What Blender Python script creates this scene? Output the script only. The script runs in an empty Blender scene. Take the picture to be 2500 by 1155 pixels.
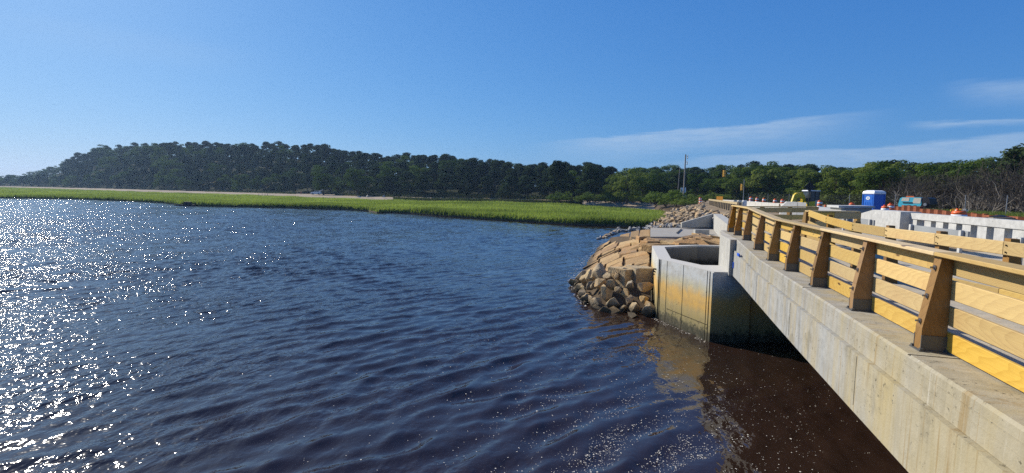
import bpy, bmesh, math, random
import numpy as np
from mathutils import Vector, Matrix
R = math.radians
random.seed(7); rng = np.random.default_rng(11)
scn = bpy.context.scene
col = scn.collection

# ------------------------------------------------------------------ camera
F, CX, CY, EZ = 1230.0, 1250.0, 577.5, 4.7        # focal length in photo pixels, eye 4.7 m above the water
PITCH, ROLL = math.atan(109.5 / 1230), 0.0163
fv = Vector((0, math.cos(PITCH), -math.sin(PITCH))); u0 = Vector((0, math.sin(PITCH), math.cos(PITCH))); r0 = Vector((1, 0, 0))
rv = r0 * math.cos(ROLL) + u0 * math.sin(ROLL); uv = u0 * math.cos(ROLL) - r0 * math.sin(ROLL)
cam = bpy.data.cameras.new('camera'); camo = bpy.data.objects.new('camera', cam); col.objects.link(camo)
cam.sensor_width = 36; cam.lens = 36 * F / 2500; cam.clip_start = 0.05; cam.clip_end = 6000
camo.matrix_world = Matrix(((rv.x, uv.x, -fv.x, 0), (rv.y, uv.y, -fv.y, 0), (rv.z, uv.z, -fv.z, EZ), (0, 0, 0, 1)))
scn.camera = camo
# ------------------------------------------------------------------ light and exposure
SUN_AZ, SUN_EL = R(-48), R(34)                    # azimuth from +Y towards +X
sdir = Vector((math.sin(SUN_AZ) * math.cos(SUN_EL), math.cos(SUN_AZ) * math.cos(SUN_EL), math.sin(SUN_EL)))
sl = bpy.data.lights.new('sun', 'SUN'); sl.energy = 5.0; sl.angle = R(0.53); sl.color = (1, 0.93, 0.82)
so = bpy.data.objects.new('sun', sl); col.objects.link(so); so.rotation_euler = (-sdir).to_track_quat('-Z', 'Y').to_euler()
so.location = sdir * 50
scn.view_settings.view_transform = 'Standard'; scn.view_settings.look = 'None'
scn.view_settings.exposure = 0.3; scn.view_settings.gamma = 1; scn.view_settings.use_curve_mapping = False
W = bpy.data.worlds.new('World'); scn.world = W; W.use_nodes = True
SKY_STRENGTH = 0.10
scn.cycles.max_bounces = 6; scn.cycles.diffuse_bounces = 3; scn.cycles.glossy_bounces = 3; scn.cycles.transmission_bounces = 4
scn.cycles.transparent_max_bounces = 8; scn.cycles.volume_bounces = 0
scn.cycles.sample_clamp_indirect = 4.0; scn.cycles.use_denoising = False; scn.cycles.sample_clamp_direct = 150.0


class G:
    """small helper round a node tree: every call adds a node and returns its output socket"""
    def __init__(s, nt): s.nt = nt; s.n = nt.nodes; s.l = nt.links
    def put(s, inp, v):
        if v is None: return
        if isinstance(v, bpy.types.NodeSocket): s.l.new(v, inp)
        elif isinstance(v, (tuple, list)) and inp.type == 'RGBA' and len(v) == 3: inp.default_value = (*v, 1)
        else: inp.default_value = v
    def m(s, op, a, b=None, c=None, clamp=False):
        n = s.n.new('ShaderNodeMath'); n.operation = op; n.use_clamp = clamp
        for i, v in enumerate((a, b, c)): s.put(n.inputs[i], v)
        return n.outputs[0]
    def vm(s, op, a, b=None, c=None):
        n = s.n.new('ShaderNodeVectorMath'); n.operation = op
        s.put(n.inputs[0], a)
        if op == 'SCALE': s.put(n.inputs[3], b)
        else:
            s.put(n.inputs[1], b); s.put(n.inputs[2], c)
        return n.outputs[1] if op in ('LENGTH', 'DOT_PRODUCT', 'DISTANCE') else n.outputs[0]
    def xyz(s, v): n = s.n.new('ShaderNodeSeparateXYZ'); s.put(n.inputs[0], v); return n.outputs[0], n.outputs[1], n.outputs[2]
    def cxyz(s, a, b, c):
        n = s.n.new('ShaderNodeCombineXYZ'); s.put(n.inputs[0], a); s.put(n.inputs[1], b); s.put(n.inputs[2], c); return n.outputs[0]
    def noise(s, vec, scale, detail=3, rough=0.55, dist=0.0):
        n = s.n.new('ShaderNodeTexNoise'); s.put(n.inputs['Vector'], vec); s.put(n.inputs['Scale'], scale)
        s.put(n.inputs['Detail'], detail); s.put(n.inputs['Roughness'], rough); s.put(n.inputs['Distortion'], dist); return n.outputs[0]
    def voro(s, vec, scale, feature='F1', out=0):
        n = s.n.new('ShaderNodeTexVoronoi'); n.feature = feature; s.put(n.inputs['Vector'], vec); s.put(n.inputs['Scale'], scale); return n.outputs[out]
    def ramp(s, fac, stops):
        n = s.n.new('ShaderNodeValToRGB'); e = n.color_ramp.elements
        while len(e) < len(stops): e.new(0.5)
        for el, (p, c) in zip(e, stops): el.position = p; el.color = (*c, 1) if len(c) == 3 else c
        s.put(n.inputs[0], fac); return n.outputs[0]
    def mix(s, fac, a, b, mode='MIX'):
        n = s.n.new('ShaderNodeMix'); n.data_type = 'RGBA'; n.blend_type = mode; n.clamp_factor = True
        s.put(n.inputs[0], fac); s.put(n.inputs[6], a); s.put(n.inputs[7], b); return n.outputs[2]
    def step(s, v, a, b, lo=0.0, hi=1.0):
        n = s.n.new('ShaderNodeMapRange'); n.interpolation_type = 'SMOOTHSTEP'
        for i, q in enumerate((v, a, b, lo, hi)): s.put(n.inputs[i], q)
        return n.outputs[0]
    def pos(s): return s.n.new('ShaderNodeNewGeometry').outputs['Position']
    def obj(s): return s.n.new('ShaderNodeTexCoord').outputs['Object']
    def rand(s): return s.n.new('ShaderNodeObjectInfo').outputs['Random']
    def bump(s, h, dist, strength=1.0):
        n = s.n.new('ShaderNodeBump'); s.put(n.inputs['Height'], h); n.inputs['Distance'].default_value = dist; n.inputs['Strength'].default_value = strength
        return n.outputs[0]


def new_mat(name):
    m = bpy.data.materials.new(name); m.use_nodes = True
    g = G(m.node_tree); b = g.n['Principled BSDF']; return m, g, b


# ------------------------------------------------------------------ sky with thin high streaks of cloud
def ray(px, py): return rv * ((px - CX) / F) + uv * ((CY - py) / F) + fv
def azel(px, py):
    d = ray(px, py).normalized(); return math.atan2(d.x, d.y), math.asin(d.z)
g = G(W.node_tree); bg = g.n['Background']
sky = g.n.new('ShaderNodeTexSky'); sky.sky_type = 'NISHITA'; sky.sun_disc = False
sky.sun_elevation = SUN_EL; sky.sun_rotation = SUN_AZ; sky.air_density = 1.0; sky.dust_density = 0.6; sky.ozone_density = 3.0; sky.altitude = 0
dirv = g.n.new('ShaderNodeTexCoord').outputs['Generated']
dx, dy, dz = g.xyz(g.vm('NORMALIZE', dirv))
az = g.m('ARCTAN2', dx, dy); el = g.m('ARCSINE', dz)
wv = g.cxyz(g.m('MULTIPLY', az, 6.0), g.m('MULTIPLY', el, 50.0), 0.0)
n1 = g.noise(wv, 1.0, 5, 0.6, 0.6); n2 = g.noise(g.cxyz(g.m('MULTIPLY', az, 22.0), g.m('MULTIPLY', el, 160.0), 3.0), 1.0, 4, 0.6, 0.8)
def band(pa, pb, up, down, ends, amt):
    (a0, e0), (a1, e1) = azel(*pa), azel(*pb)
    t = g.m('DIVIDE', g.m('SUBTRACT', az, a0), a1 - a0)
    line = g.m('MULTIPLY_ADD', t, e1 - e0, e0)
    d = g.m('ADD', g.m('SUBTRACT', el, line), g.m('MULTIPLY', g.m('SUBTRACT', n1, 0.5), 0.022))
    v = g.m('MULTIPLY', g.step(d, up, 0.0), g.step(d, -down, 0.0))
    v = g.m('MULTIPLY', v, g.m('MULTIPLY', g.step(t, -ends, 0.25), g.step(t, 1 + ends, 0.75)))
    return g.m('MULTIPLY', v, g.m('MULTIPLY', g.step(n2, 0.15, 0.75, 0.55, 1.0), amt))
bands = [band((1400, 345), (2030, 285), 0.006, 0.055, 0.25, 0.62), band((1720, 392), (2700, 318), 0.008, 0.07, 0.3, 0.6),
         band((2240, 303), (2560, 288), 0.006, 0.012, 0.2, 0.5), band((2360, 215), (2800, 188), 0.012, 0.04, 0.25, 0.42),
         band((60, 60), (520, 130), 0.03, 0.05, 0.5, 0.12)]
cl = bands[0]
for b_ in bands[1:]: cl = g.m('MAXIMUM', cl, b_)
sr_, sg_, sb_ = g.xyz(sky.outputs[0])                   # softened contrast, deeper blue, as a phone exposes it
tint = g.cxyz(*[g.m('MULTIPLY', g.m('POWER', c_, k_), 10 * a_ * 0.1 ** k_) for c_, a_, k_ in ((sr_, 0.288, 0.96), (sg_, 0.442, 0.66), (sb_, 0.685, 0.41))])
csky = g.mix(cl, tint, (3.6, 4.8, 6.4))
g.l.new(csky, bg.inputs['Color']); bg.inputs['Strength'].default_value = SKY_STRENGTH

# ------------------------------------------------------------------ materials
M = {}
def simple(name, c, rough=0.6, metal=0.0, var=0.12, scale=3.0, bump=0.0, spec=None, c2=None, coords='obj'):
    if spec is None: spec = 0.04 if rough > 0.88 else 0.4
    m, g, b = new_mat(name); v = g.obj() if coords == 'obj' else g.pos()
    n = g.noise(v, scale, 4); lo = tuple(x * (1 - var) for x in c); hi = c2 or tuple(min(1, x * (1 + var)) for x in c)
    g.put(b.inputs['Base Color'], g.ramp(n, [(0.3, lo), (0.7, hi)])); b.inputs['Roughness'].default_value = rough
    b.inputs['Metallic'].default_value = metal; b.inputs['Specular IOR Level'].default_value = spec
    if bump: g.put(b.inputs['Normal'], g.bump(g.noise(v, scale * 6, 5), bump))
    M[name] = m; return m

def wood(name, light, dark, grey=0.0):
    m, g, b = new_mat(name); o = g.obj(); rd = g.rand()
    off = g.cxyz(g.m('MULTIPLY', rd, 37.0), 0.0, g.m('MULTIPLY', rd, 0.30))
    p = g.vm('ADD', o, off); x, y, z = g.xyz(p)
    warp = g.m('MULTIPLY', g.m('SUBTRACT', g.noise(g.cxyz(g.m('MULTIPLY', x, 0.55), y, g.m('MULTIPLY', z, 2.5)), 1.6, 2), 0.5), 0.085)
    rr = g.m('SQRT', g.m('ADD', g.m('POWER', g.m('ADD', g.m('SUBTRACT', z, 0.17), warp), 2.0), g.m('POWER', g.m('MULTIPLY', x, 0.05), 2.0)))
    ring = g.m('FRACT', g.m('MULTIPLY', g.m('ADD', rr, g.m('MULTIPLY', warp, 0.5)), 105.0))
    late = g.m('POWER', ring, 2.2)
    fib = g.noise(g.cxyz(g.m('MULTIPLY', x, 4.0), g.m('MULTIPLY', y, 60.0), g.m('MULTIPLY', z, 60.0)), 1.0, 3)
    kn = g.voro(g.cxyz(g.m('MULTIPLY', x, 1.1), g.m('MULTIPLY', y, 0.4), g.m('MULTIPLY', z, 4.2)), 1.0)
    knot = g.step(kn, 0.10, 0.045)
    f = g.m('ADD', g.m('MULTIPLY', late, 0.30), g.m('MULTIPLY', g.m('SUBTRACT', fib, 0.4), 0.75), None, True)
    c = g.mix(f, light, dark)
    blot = g.noise(g.cxyz(g.m('MULTIPLY', x, 0.8), 0.0, g.m('MULTIPLY', z, 3.0)), 1.5, 3)
    c = g.mix(g.step(blot, 0.45, 0.8, 0.0, 0.4), c, (dark[0] * 1.25, dark[1] * 1.15, dark[2] * 1.1))
    c = g.mix(knot, c, (0.10, 0.05, 0.02))
    c = g.mix(g.m('MULTIPLY', g.step(g.m('FRACT', g.m('MULTIPLY', rd, 13.7)), 0.45, 1.0), 0.4), c, (0.42, 0.32, 0.15))
    spk = g.voro(g.cxyz(g.m('MULTIPLY', x, 5.0), 0.0, g.m('MULTIPLY', z, 14.0)), 1.0); c = g.mix(g.m('MULTIPLY', g.step(spk, 0.09, 0.04), g.step(blot, 0.5, 0.55)), c, (0.09, 0.05, 0.025))
    if grey: c = g.mix(grey, c, (0.42, 0.40, 0.34))
    hs = g.n.new('ShaderNodeHueSaturation'); g.put(hs.inputs['Color'], c); g.put(hs.inputs['Value'], g.m('MULTIPLY_ADD', rd, 0.40, 0.80))
    g.put(hs.inputs['Saturation'], g.m('MULTIPLY_ADD', g.m('FRACT', g.m('MULTIPLY', rd, 7.3)), 0.3, 0.85))
    g.put(b.inputs['Base Color'], hs.outputs[0]); b.inputs['Roughness'].default_value = 0.62; b.inputs['Specular IOR Level'].default_value = 0.3
    g.put(b.inputs['Normal'], g.bump(g.m('ADD', late, fib), 0.0015)); M[name] = m
wood('board_wood', (0.55, 0.375, 0.12), (0.34, 0.195, 0.055))
wood('post_wood', (0.27, 0.145, 0.040), (0.14, 0.07, 0.018))
wood('cap_wood', (0.55, 0.385, 0.15), (0.40, 0.26, 0.09), 0.1)

def concrete(name, c, streak=0.5, stain=(0.42, 0.33, 0.17), stain_amt=0.35, board=0.0, pores=True, near=0.0):
    m, g, b = new_mat(name); p = g.pos(); x, y, z = g.xyz(p)
    al = g.m('ADD', g.m('MULTIPLY', x, 0.284), y)
    big = g.noise(p, 0.7, 5, 0.6); mid = g.noise(p, 5.0, 5, 0.65); fine = g.noise(p, 45.0, 3)
    st = g.noise(g.cxyz(g.m('MULTIPLY', al, 7.0), g.m('MULTIPLY', x, 2.0), g.m('MULTIPLY', z, 0.55)), 1.0, 5, 0.65)
    st2 = g.noise(g.cxyz(g.m('MULTIPLY', al, 2.2), x, g.m('MULTIPLY', z, 0.25)), 1.0, 4, 0.6)
    base = g.mix(g.step(mid, 0.3, 0.7), tuple(k * 0.84 for k in c), tuple(min(1, k * 1.1) for k in c))
    base = g.mix(g.m('MULTIPLY', g.step(st, 0.48, 0.72), streak), base, tuple(k * 0.62 for k in c))
    base = g.mix(g.m('MULTIPLY', g.step(st2, 0.45, 0.7), stain_amt), base, stain)
    base = g.mix(g.step(big, 0.5, 0.75, 0, 0.3), base, tuple(k * 0.72 for k in c))
    if near:                                               # older ochre weathering towards the span's middle
        st3 = g.noise(g.cxyz(g.m('MULTIPLY', al, 14.0), g.m('MULTIPLY', x, 4.0), g.m('MULTIPLY', z, 0.5)), 1.0, 4, 0.7)
        f_ = g.step(g.m('ADD', g.m('MULTIPLY', g.m('SUBTRACT', 9.5, y), 0.16), g.m('MULTIPLY', g.m('SUBTRACT', st2, 0.5), 1.6)), 0.1, 0.9, 0, 0.62 * near)
        base = g.mix(f_, base, (0.40, 0.32, 0.145)); base = g.mix(g.m('MULTIPLY', g.step(st3, 0.55, 0.72), g.step(y, 10.0, 6.0, 0.25, 0.75)), base, (0.26, 0.18, 0.075))
        blo = g.noise(p, 1.9, 6, 0.75); base = g.mix(g.step(blo, 0.52, 0.68, 0, 0.55), base, (0.20, 0.175, 0.115)); base = g.mix(g.m('MULTIPLY', g.step(g.noise(p, 16.0, 4, 0.7), 0.60, 0.68), g.step(blo, 0.42, 0.58)), base, (0.10, 0.085, 0.055))
        base = g.mix(g.step(st3, 0.36, 0.28, 0, 0.4), base, (0.58, 0.55, 0.47))
    if pores:
        v = g.voro(p, 9.0); v2 = g.noise(p, 2.3, 2)
        base = g.mix(g.m('MULTIPLY', g.step(v, 0.11, 0.06), g.step(v2, 0.5, 0.6)), base, (0.09, 0.085, 0.07))
    g.put(b.inputs['Base Color'], base); b.inputs['Roughness'].default_value = 0.85; b.inputs['Specular IOR Level'].default_value = 0.25
    g.put(b.inputs['Normal'], g.bump(g.m('ADD', g.m('MULTIPLY', mid, 0.8), g.m('MULTIPLY', fine, 0.35)), 0.008)); M[name] = m; return m
concrete('bridge_concrete', (0.325, 0.325, 0.305), 0.9, (0.40, 0.30, 0.12), 0.45, near=1.0)
concrete('ledge_concrete', (0.315, 0.305, 0.27), 0.7, (0.31, 0.25, 0.12), 0.5, near=0.7)
concrete('deck_concrete', (0.44, 0.385, 0.29), 0.1, (0.3, 0.28, 0.25), 0.2)
concrete('wall_concrete', (0.42, 0.41, 0.37), 0.4, (0.34, 0.31, 0.22), 0.3)
concrete('parapet_concrete', (0.47, 0.47, 0.45), 0.15, (0.38, 0.37, 0.33), 0.2)
concrete('barrier_concrete', (0.52, 0.50, 0.45), 0.25, (0.4, 0.37, 0.3), 0.3)
concrete('apron_concrete', (0.34, 0.32, 0.28), 0.1, (0.38, 0.29, 0.16), 0.6)

def pier_mat():
    m, g, b = new_mat('pier_concrete'); p = g.pos(); x, y, z = g.xyz(p); al = g.m('SUBTRACT', y, g.m('MULTIPLY', x, 0.35))
    mid = g.noise(p, 4.0, 5, 0.65); fine = g.noise(p, 40, 3)
    st = g.noise(g.cxyz(g.m('MULTIPLY', al, 5.0), g.m('MULTIPLY', x, 2), g.m('MULTIPLY', z, 0.6)), 1, 4)
    h = g.m('ADD', z, g.m('ADD', g.m('MULTIPLY', g.m('SUBTRACT', mid, 0.5), 0.3), g.m('MULTIPLY', g.m('SUBTRACT', st, 0.5), 0.45)))
    c = g.ramp(g.m('DIVIDE', h, 2.4), [(0.0, (0.030, 0.028, 0.016)), (0.10, (0.06, 0.055, 0.028)), (0.16, (0.27, 0.22, 0.09)), (0.33, (0.42, 0.31, 0.12)),
        (0.42, (0.60, 0.36, 0.09)), (0.56, (0.64, 0.40, 0.12)), (0.68, (0.52, 0.47, 0.31)), (0.80, (0.52, 0.53, 0.50)), (1.0, (0.56, 0.56, 0.53))])
    c = g.mix(g.step(mid, 0.35, 0.7, 0, 0.35), c, (0.25, 0.2, 0.12))
    v = g.voro(p, 7.0); c = g.mix(g.m('MULTIPLY', g.step(v, 0.12, 0.07), g.step(g.noise(p, 2.0, 2), 0.45, 0.55)), c, (0.05, 0.045, 0.035))
    c = g.mix(g.m('MULTIPLY', g.step(g.noise(p, 9, 5, 0.7), 0.52, 0.62), g.step(z, 0.75, 0.25)), c, (0.03, 0.032, 0.018))
    c = g.mix(g.step(z, 2.262, 2.275), c, (0.50, 0.48, 0.43))
    g.put(b.inputs['Base Color'], c); b.inputs['Roughness'].default_value = 0.8; b.inputs['Specular IOR Level'].default_value = 0.3
    g.put(b.inputs['Normal'], g.bump(g.m('ADD', mid, g.m('MULTIPLY', fine, 0.3)), 0.008)); M['pier_concrete'] = m
pier_mat()

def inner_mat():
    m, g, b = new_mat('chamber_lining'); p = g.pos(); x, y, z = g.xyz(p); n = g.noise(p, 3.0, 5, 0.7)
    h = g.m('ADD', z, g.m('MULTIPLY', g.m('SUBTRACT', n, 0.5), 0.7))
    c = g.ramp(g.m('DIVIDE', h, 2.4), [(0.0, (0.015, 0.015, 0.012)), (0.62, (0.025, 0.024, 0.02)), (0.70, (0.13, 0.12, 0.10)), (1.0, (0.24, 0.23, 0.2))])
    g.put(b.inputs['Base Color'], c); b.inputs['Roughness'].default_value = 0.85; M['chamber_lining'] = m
inner_mat()

def rock(name, stops, wet=True, layer=0.0):
    m, g, b = new_mat(name); o = g.obj(); p = g.pos(); x, y, z = g.xyz(p); rd = g.rand()
    n = g.noise(o, 2.2, 5, 0.65); n2 = g.noise(o, 9.0, 5, 0.7)
    c = g.ramp(g.m('ADD', g.m('MULTIPLY', rd, 0.8), g.m('MULTIPLY', g.m('SUBTRACT', n, 0.4), 0.5), None, True), stops)
    c = g.mix(g.step(n2, 0.35, 0.7, 0, 0.55), c, (0.15, 0.115, 0.075))
    if wet: c = g.mix(g.step(g.m('ADD', z, g.m('MULTIPLY', g.m('SUBTRACT', n, 0.5), 0.4)), 0.42, 0.08, 0, 0.85), c, (0.035, 0.028, 0.018))
    g.put(b.inputs['Base Color'], c); b.inputs['Roughness'].default_value = 0.88; b.inputs['Specular IOR Level'].default_value = 0.25
    g.put(b.inputs['Normal'], g.bump(g.m('ADD', n, n2), 0.05, 0.8)); M[name] = m
TAN = [(0.0, (0.30, 0.21, 0.12)), (0.3, (0.38, 0.255, 0.12)), (0.55, (0.30, 0.18, 0.085)), (0.8, (0.42, 0.30, 0.155)), (1.0, (0.26, 0.23, 0.19))]
rock('slab_stone', [(0.0, (0.50, 0.32, 0.13)), (0.3, (0.33, 0.20, 0.085)), (0.5, (0.50, 0.34, 0.155)), (0.7, (0.40, 0.215, 0.075)), (0.85, (0.26, 0.175, 0.10)), (1.0, (0.42, 0.31, 0.19))])
rock('boulder_stone', [(0.0, (0.50, 0.40, 0.25)), (0.3, (0.64, 0.40, 0.15)), (0.5, (0.40, 0.32, 0.21)), (0.7, (0.62, 0.44, 0.21)), (0.85, (0.34, 0.30, 0.23)), (1.0, (0.58, 0.36, 0.14))])
rock('riprap_stone', [(0.0, (0.54, 0.42, 0.27)), (0.3, (0.56, 0.37, 0.18)), (0.6, (0.42, 0.31, 0.19)), (0.85, (0.60, 0.46, 0.28)), (1.0, (0.50, 0.44, 0.36))], False)
rock('cobble_stone', [(0.0, (0.48, 0.47, 0.44)), (0.4, (0.34, 0.33, 0.31)), (0.7, (0.52, 0.49, 0.42)), (1.0, (0.40, 0.36, 0.29))], False)

simple('steel_grey', (0.30, 0.31, 0.32), 0.45, 0.6); simple('bracket_steel', (0.11, 0.115, 0.115), 0.55, 0.4)
simple('bolt_steel', (0.30, 0.30, 0.30), 0.35, 0.9); simple('panel_grey', (0.27, 0.285, 0.29), 0.6, 0.1, scale=1.5)
simple('black_rubber', (0.012, 0.012, 0.013), 0.75); simple('dark_metal', (0.025, 0.025, 0.028), 0.5, 0.3)
simple('orange_plastic', (0.78, 0.13, 0.025), 0.42, var=0.08); simple('white_stripe', (0.78, 0.77, 0.74), 0.4, var=0.05)
simple('white_paint', (0.80, 0.80, 0.80), 0.25, var=0.03); simple('white_plastic', (0.78, 0.79, 0.80), 0.45, var=0.04)
simple('blue_plastic', (0.015, 0.13, 0.52), 0.4, var=0.06); simple('blue_strap', (0.01, 0.10, 0.60), 0.5)
simple('yellow_paint', (0.72, 0.50, 0.03), 0.38, var=0.1); simple('teal_paint', (0.08, 0.48, 0.60), 0.35, var=0.06)
simple('cream_paint', (0.62, 0.58, 0.46), 0.45); simple('rust', (0.25, 0.085, 0.04), 0.85, 0.0, 0.35, 2.5, 0.01, 0.2)
simple('glass_dark', (0.05, 0.06, 0.065), 0.12, 0.0, spec=0.6); simple('signal_amber', (0.60, 0.34, 0.06), 0.5)
simple('lens_dark', (0.03, 0.01, 0.01), 0.25); simple('old_wood', (0.26, 0.20, 0.12), 0.85, var=0.25, scale=5)
simple('guard_wood', (0.40, 0.31, 0.17), 0.8, var=0.2, scale=5); simple('pole_wood', (0.34, 0.29, 0.24), 0.85, var=0.2, scale=5)
simple('black_hull', (0.012, 0.012, 0.014), 0.6); simple('tarp_black', (0.022, 0.022, 0.024), 0.55, bump=0.01)
simple('skin', (0.50, 0.28, 0.19), 0.6); simple('swimwear', (0.42, 0.07, 0.06), 0.8); simple('hair_dark', (0.03, 0.02, 0.015), 0.7)
simple('asphalt', (0.055, 0.055, 0.056), 0.9, var=0.25, scale=4, coords='pos'); simple('dirt', (0.26, 0.20, 0.13), 0.95, var=0.3, scale=0.6, bump=0.03, coords='pos')
simple('gravel', (0.27, 0.24, 0.20), 0.95, var=0.3, scale=3, bump=0.02, coords='pos')
simple('sand', (0.32, 0.26, 0.19), 0.95, var=0.18, scale=0.25, bump=0.02, coords='pos'); simple('forest_floor', (0.022, 0.026, 0.012), 0.95, var=0.4, scale=0.3, coords='pos')
simple('marsh_mud', (0.075, 0.055, 0.03), 0.85, var=0.3, scale=0.8, coords='pos'); simple('bark', (0.085, 0.065, 0.05), 0.95, var=0.3, scale=4)
simple('dead_bark', (0.085, 0.075, 0.062), 0.95, var=0.3, scale=3); simple('pale_bark', (0.22, 0.20, 0.17), 0.95, var=0.25, scale=3)
simple('dark_earth', (0.10, 0.075, 0.05), 0.95, var=0.3, scale=1.5, coords='pos')
simple('seam_dark', (0.035, 0.028, 0.018), 0.9); simple('foam', (0.62, 0.58, 0.50), 0.8, var=0.15)

def leaf(name, lo, hi, trans=0.35, world_scale=0.25):
    m = bpy.data.materials.new(name); m.use_nodes = True; g = G(m.node_tree); g.n.remove(g.n['Principled BSDF']); out = g.n['Material Output']
    n = g.noise(g.pos(), world_scale, 4, 0.6); rd = g.rand()
    c = g.ramp(g.m('ADD', g.m('MULTIPLY', rd, 0.45), g.m('MULTIPLY', n, 0.6)), [(0.25, lo), (0.75, hi)])
    d = g.n.new('ShaderNodeBsdfDiffuse'); t = g.n.new('ShaderNodeBsdfTranslucent'); mx = g.n.new('ShaderNodeMixShader'); mx.inputs[0].default_value = trans
    g.put(d.inputs[0], c); g.put(t.inputs[0], g.mix(1.0, c, (1.15, 1.25, 0.6), 'MULTIPLY'))
    g.l.new(d.outputs[0], mx.inputs[1]); g.l.new(t.outputs[0], mx.inputs[2]); g.l.new(mx.outputs[0], out.inputs[0]); M[name] = m
leaf('pine_needles', (0.026, 0.042, 0.020), (0.050, 0.074, 0.030), 0.15); leaf('oak_leaves', (0.045, 0.080, 0.018), (0.10, 0.145, 0.035), 0.3)
leaf('bright_leaves', (0.072, 0.112, 0.024), (0.15, 0.185, 0.045), 0.3); leaf('shrub_leaves', (0.085, 0.13, 0.032), (0.17, 0.215, 0.06), 0.3)
leaf('scrub_leaves', (0.04, 0.056, 0.024), (0.085, 0.10, 0.042), 0.2); leaf('dusky_leaves', (0.034, 0.040, 0.020), (0.075, 0.080, 0.042), 0.2)
def marsh_mat():
    m = bpy.data.materials.new('marsh_grass'); m.use_nodes = True; g = G(m.node_tree); g.n.remove(g.n['Principled BSDF']); out = g.n['Material Output']
    p = g.pos(); n = g.noise(g.vm('MULTIPLY', p, (0.03, 0.06, 0.0)), 1.0, 5, 0.6); n2 = g.noise(p, 0.9, 3)
    c = g.ramp(n, [(0.30, (0.10, 0.14, 0.045)), (0.5, (0.21, 0.27, 0.08)), (0.68, (0.34, 0.40, 0.135))])
    c = g.mix(g.step(n2, 0.4, 0.75, 0, 0.5), c, (0.25, 0.24, 0.11)); n3 = g.noise(g.vm('MULTIPLY', p, (0.05, 0.16, 0.0)), 1.0, 6, 0.7, 0.8); c = g.mix(g.step(n3, 0.56, 0.66, 0, 0.6), c, (0.085, 0.10, 0.045)); c = g.mix(g.step(n3, 0.40, 0.32, 0, 0.5), c, (0.33, 0.32, 0.14))
    d = g.n.new('ShaderNodeBsdfDiffuse'); t = g.n.new('ShaderNodeBsdfTranslucent'); mx = g.n.new('ShaderNodeMixShader'); mx.inputs[0].default_value = 0.45
    g.put(d.inputs[0], c); g.put(t.inputs[0], g.mix(1.0, c, (1.1, 1.2, 0.5), 'MULTIPLY'))
    g.l.new(d.outputs[0], mx.inputs[1]); g.l.new(t.outputs[0], mx.inputs[2]); g.l.new(mx.outputs[0], out.inputs[0]); M['marsh_grass'] = m
marsh_mat()

def water_mat():
    ng = bpy.data.node_groups.new('wave_height', 'ShaderNodeTree')
    ng.interface.new_socket('P', in_out='INPUT', socket_type='NodeSocketVector'); ng.interface.new_socket('H', in_out='OUTPUT', socket_type='NodeSocketFloat')
    gi = ng.nodes.new('NodeGroupInput'); go = ng.nodes.new('NodeGroupOutput'); q = G(ng); P = gi.outputs[0]
    x, y, z = q.xyz(P)
    ca, sa = math.cos(R(50)), math.sin(R(50))                 # crests run along (ca, sa)
    b_ = q.m('ADD', q.m('MULTIPLY', x, ca), q.m('MULTIPLY', y, sa)); a_ = q.m('SUBTRACT', q.m('MULTIPLY', y, ca), q.m('MULTIPLY', x, sa))
    lee = q.step(q.m('SUBTRACT', x, q.m('MULTIPLY', y, 0.284)), -4.0, 2.2, 1.0, 0.7)
    def layer(lam, stretch, amp, seed, det=1.5, rot=0.0):
        a2 = q.m('ADD', a_, q.m('MULTIPLY', b_, rot)); v = q.cxyz(q.m('DIVIDE', a2, lam), q.m('DIVIDE', b_, lam * stretch), seed)
        return q.m('MULTIPLY', q.m('SUBTRACT', q.noise(v, 1.0, det, 0.5, 0.25), 0.5), amp)
    h = layer(0.24, 1.4, 0.030, 9.0, 1.0, -0.3)
    h = q.m('ADD', h, layer(0.09, 1.3, 0.010, 13.0, 1.0))
    gust = q.step(q.noise(q.cxyz(q.m('DIVIDE', a_, 3.2), q.m('DIVIDE', b_, 6.0), 2.0), 1.0, 3, 0.6), 0.36, 0.66, 0.5, 2.0)
    ng.links.new(q.m('MULTIPLY', q.m('MULTIPLY', h, lee), q.m('MULTIPLY', gust, q.step(q.m('SUBTRACT', x, q.m('MULTIPLY', y, 0.1)), -3.0, -26.0, 0.65, 2.7))), go.inputs[0])
    m, g, b = new_mat('water'); p = g.pos(); D = 0.012
    def H(off):
        n = g.n.new('ShaderNodeGroup'); n.node_tree = ng; g.put(n.inputs[0], g.vm('ADD', p, off) if off else p); return n.outputs[0]
    h0, hx, hy = H(None), H((D, 0, 0)), H((0, D, 0))
    nx = g.m('DIVIDE', g.m('SUBTRACT', h0, hx), D); ny = g.m('DIVIDE', g.m('SUBTRACT', h0, hy), D)
    gn = g.n.new('ShaderNodeNewGeometry').outputs['Normal']; g.put(b.inputs['Normal'], g.vm('NORMALIZE', g.vm('ADD', gn, g.cxyz(nx, ny, 0.0))))
    g.put(b.inputs['Base Color'], g.ramp(g.noise(p, 0.25, 3), [(0.3, (0.019, 0.0105, 0.0075)), (0.7, (0.026, 0.014, 0.0095))]))
    b.inputs['Roughness'].default_value = 0.065; b.inputs['IOR'].default_value = 1.56; M['water'] = m
water_mat()


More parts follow.
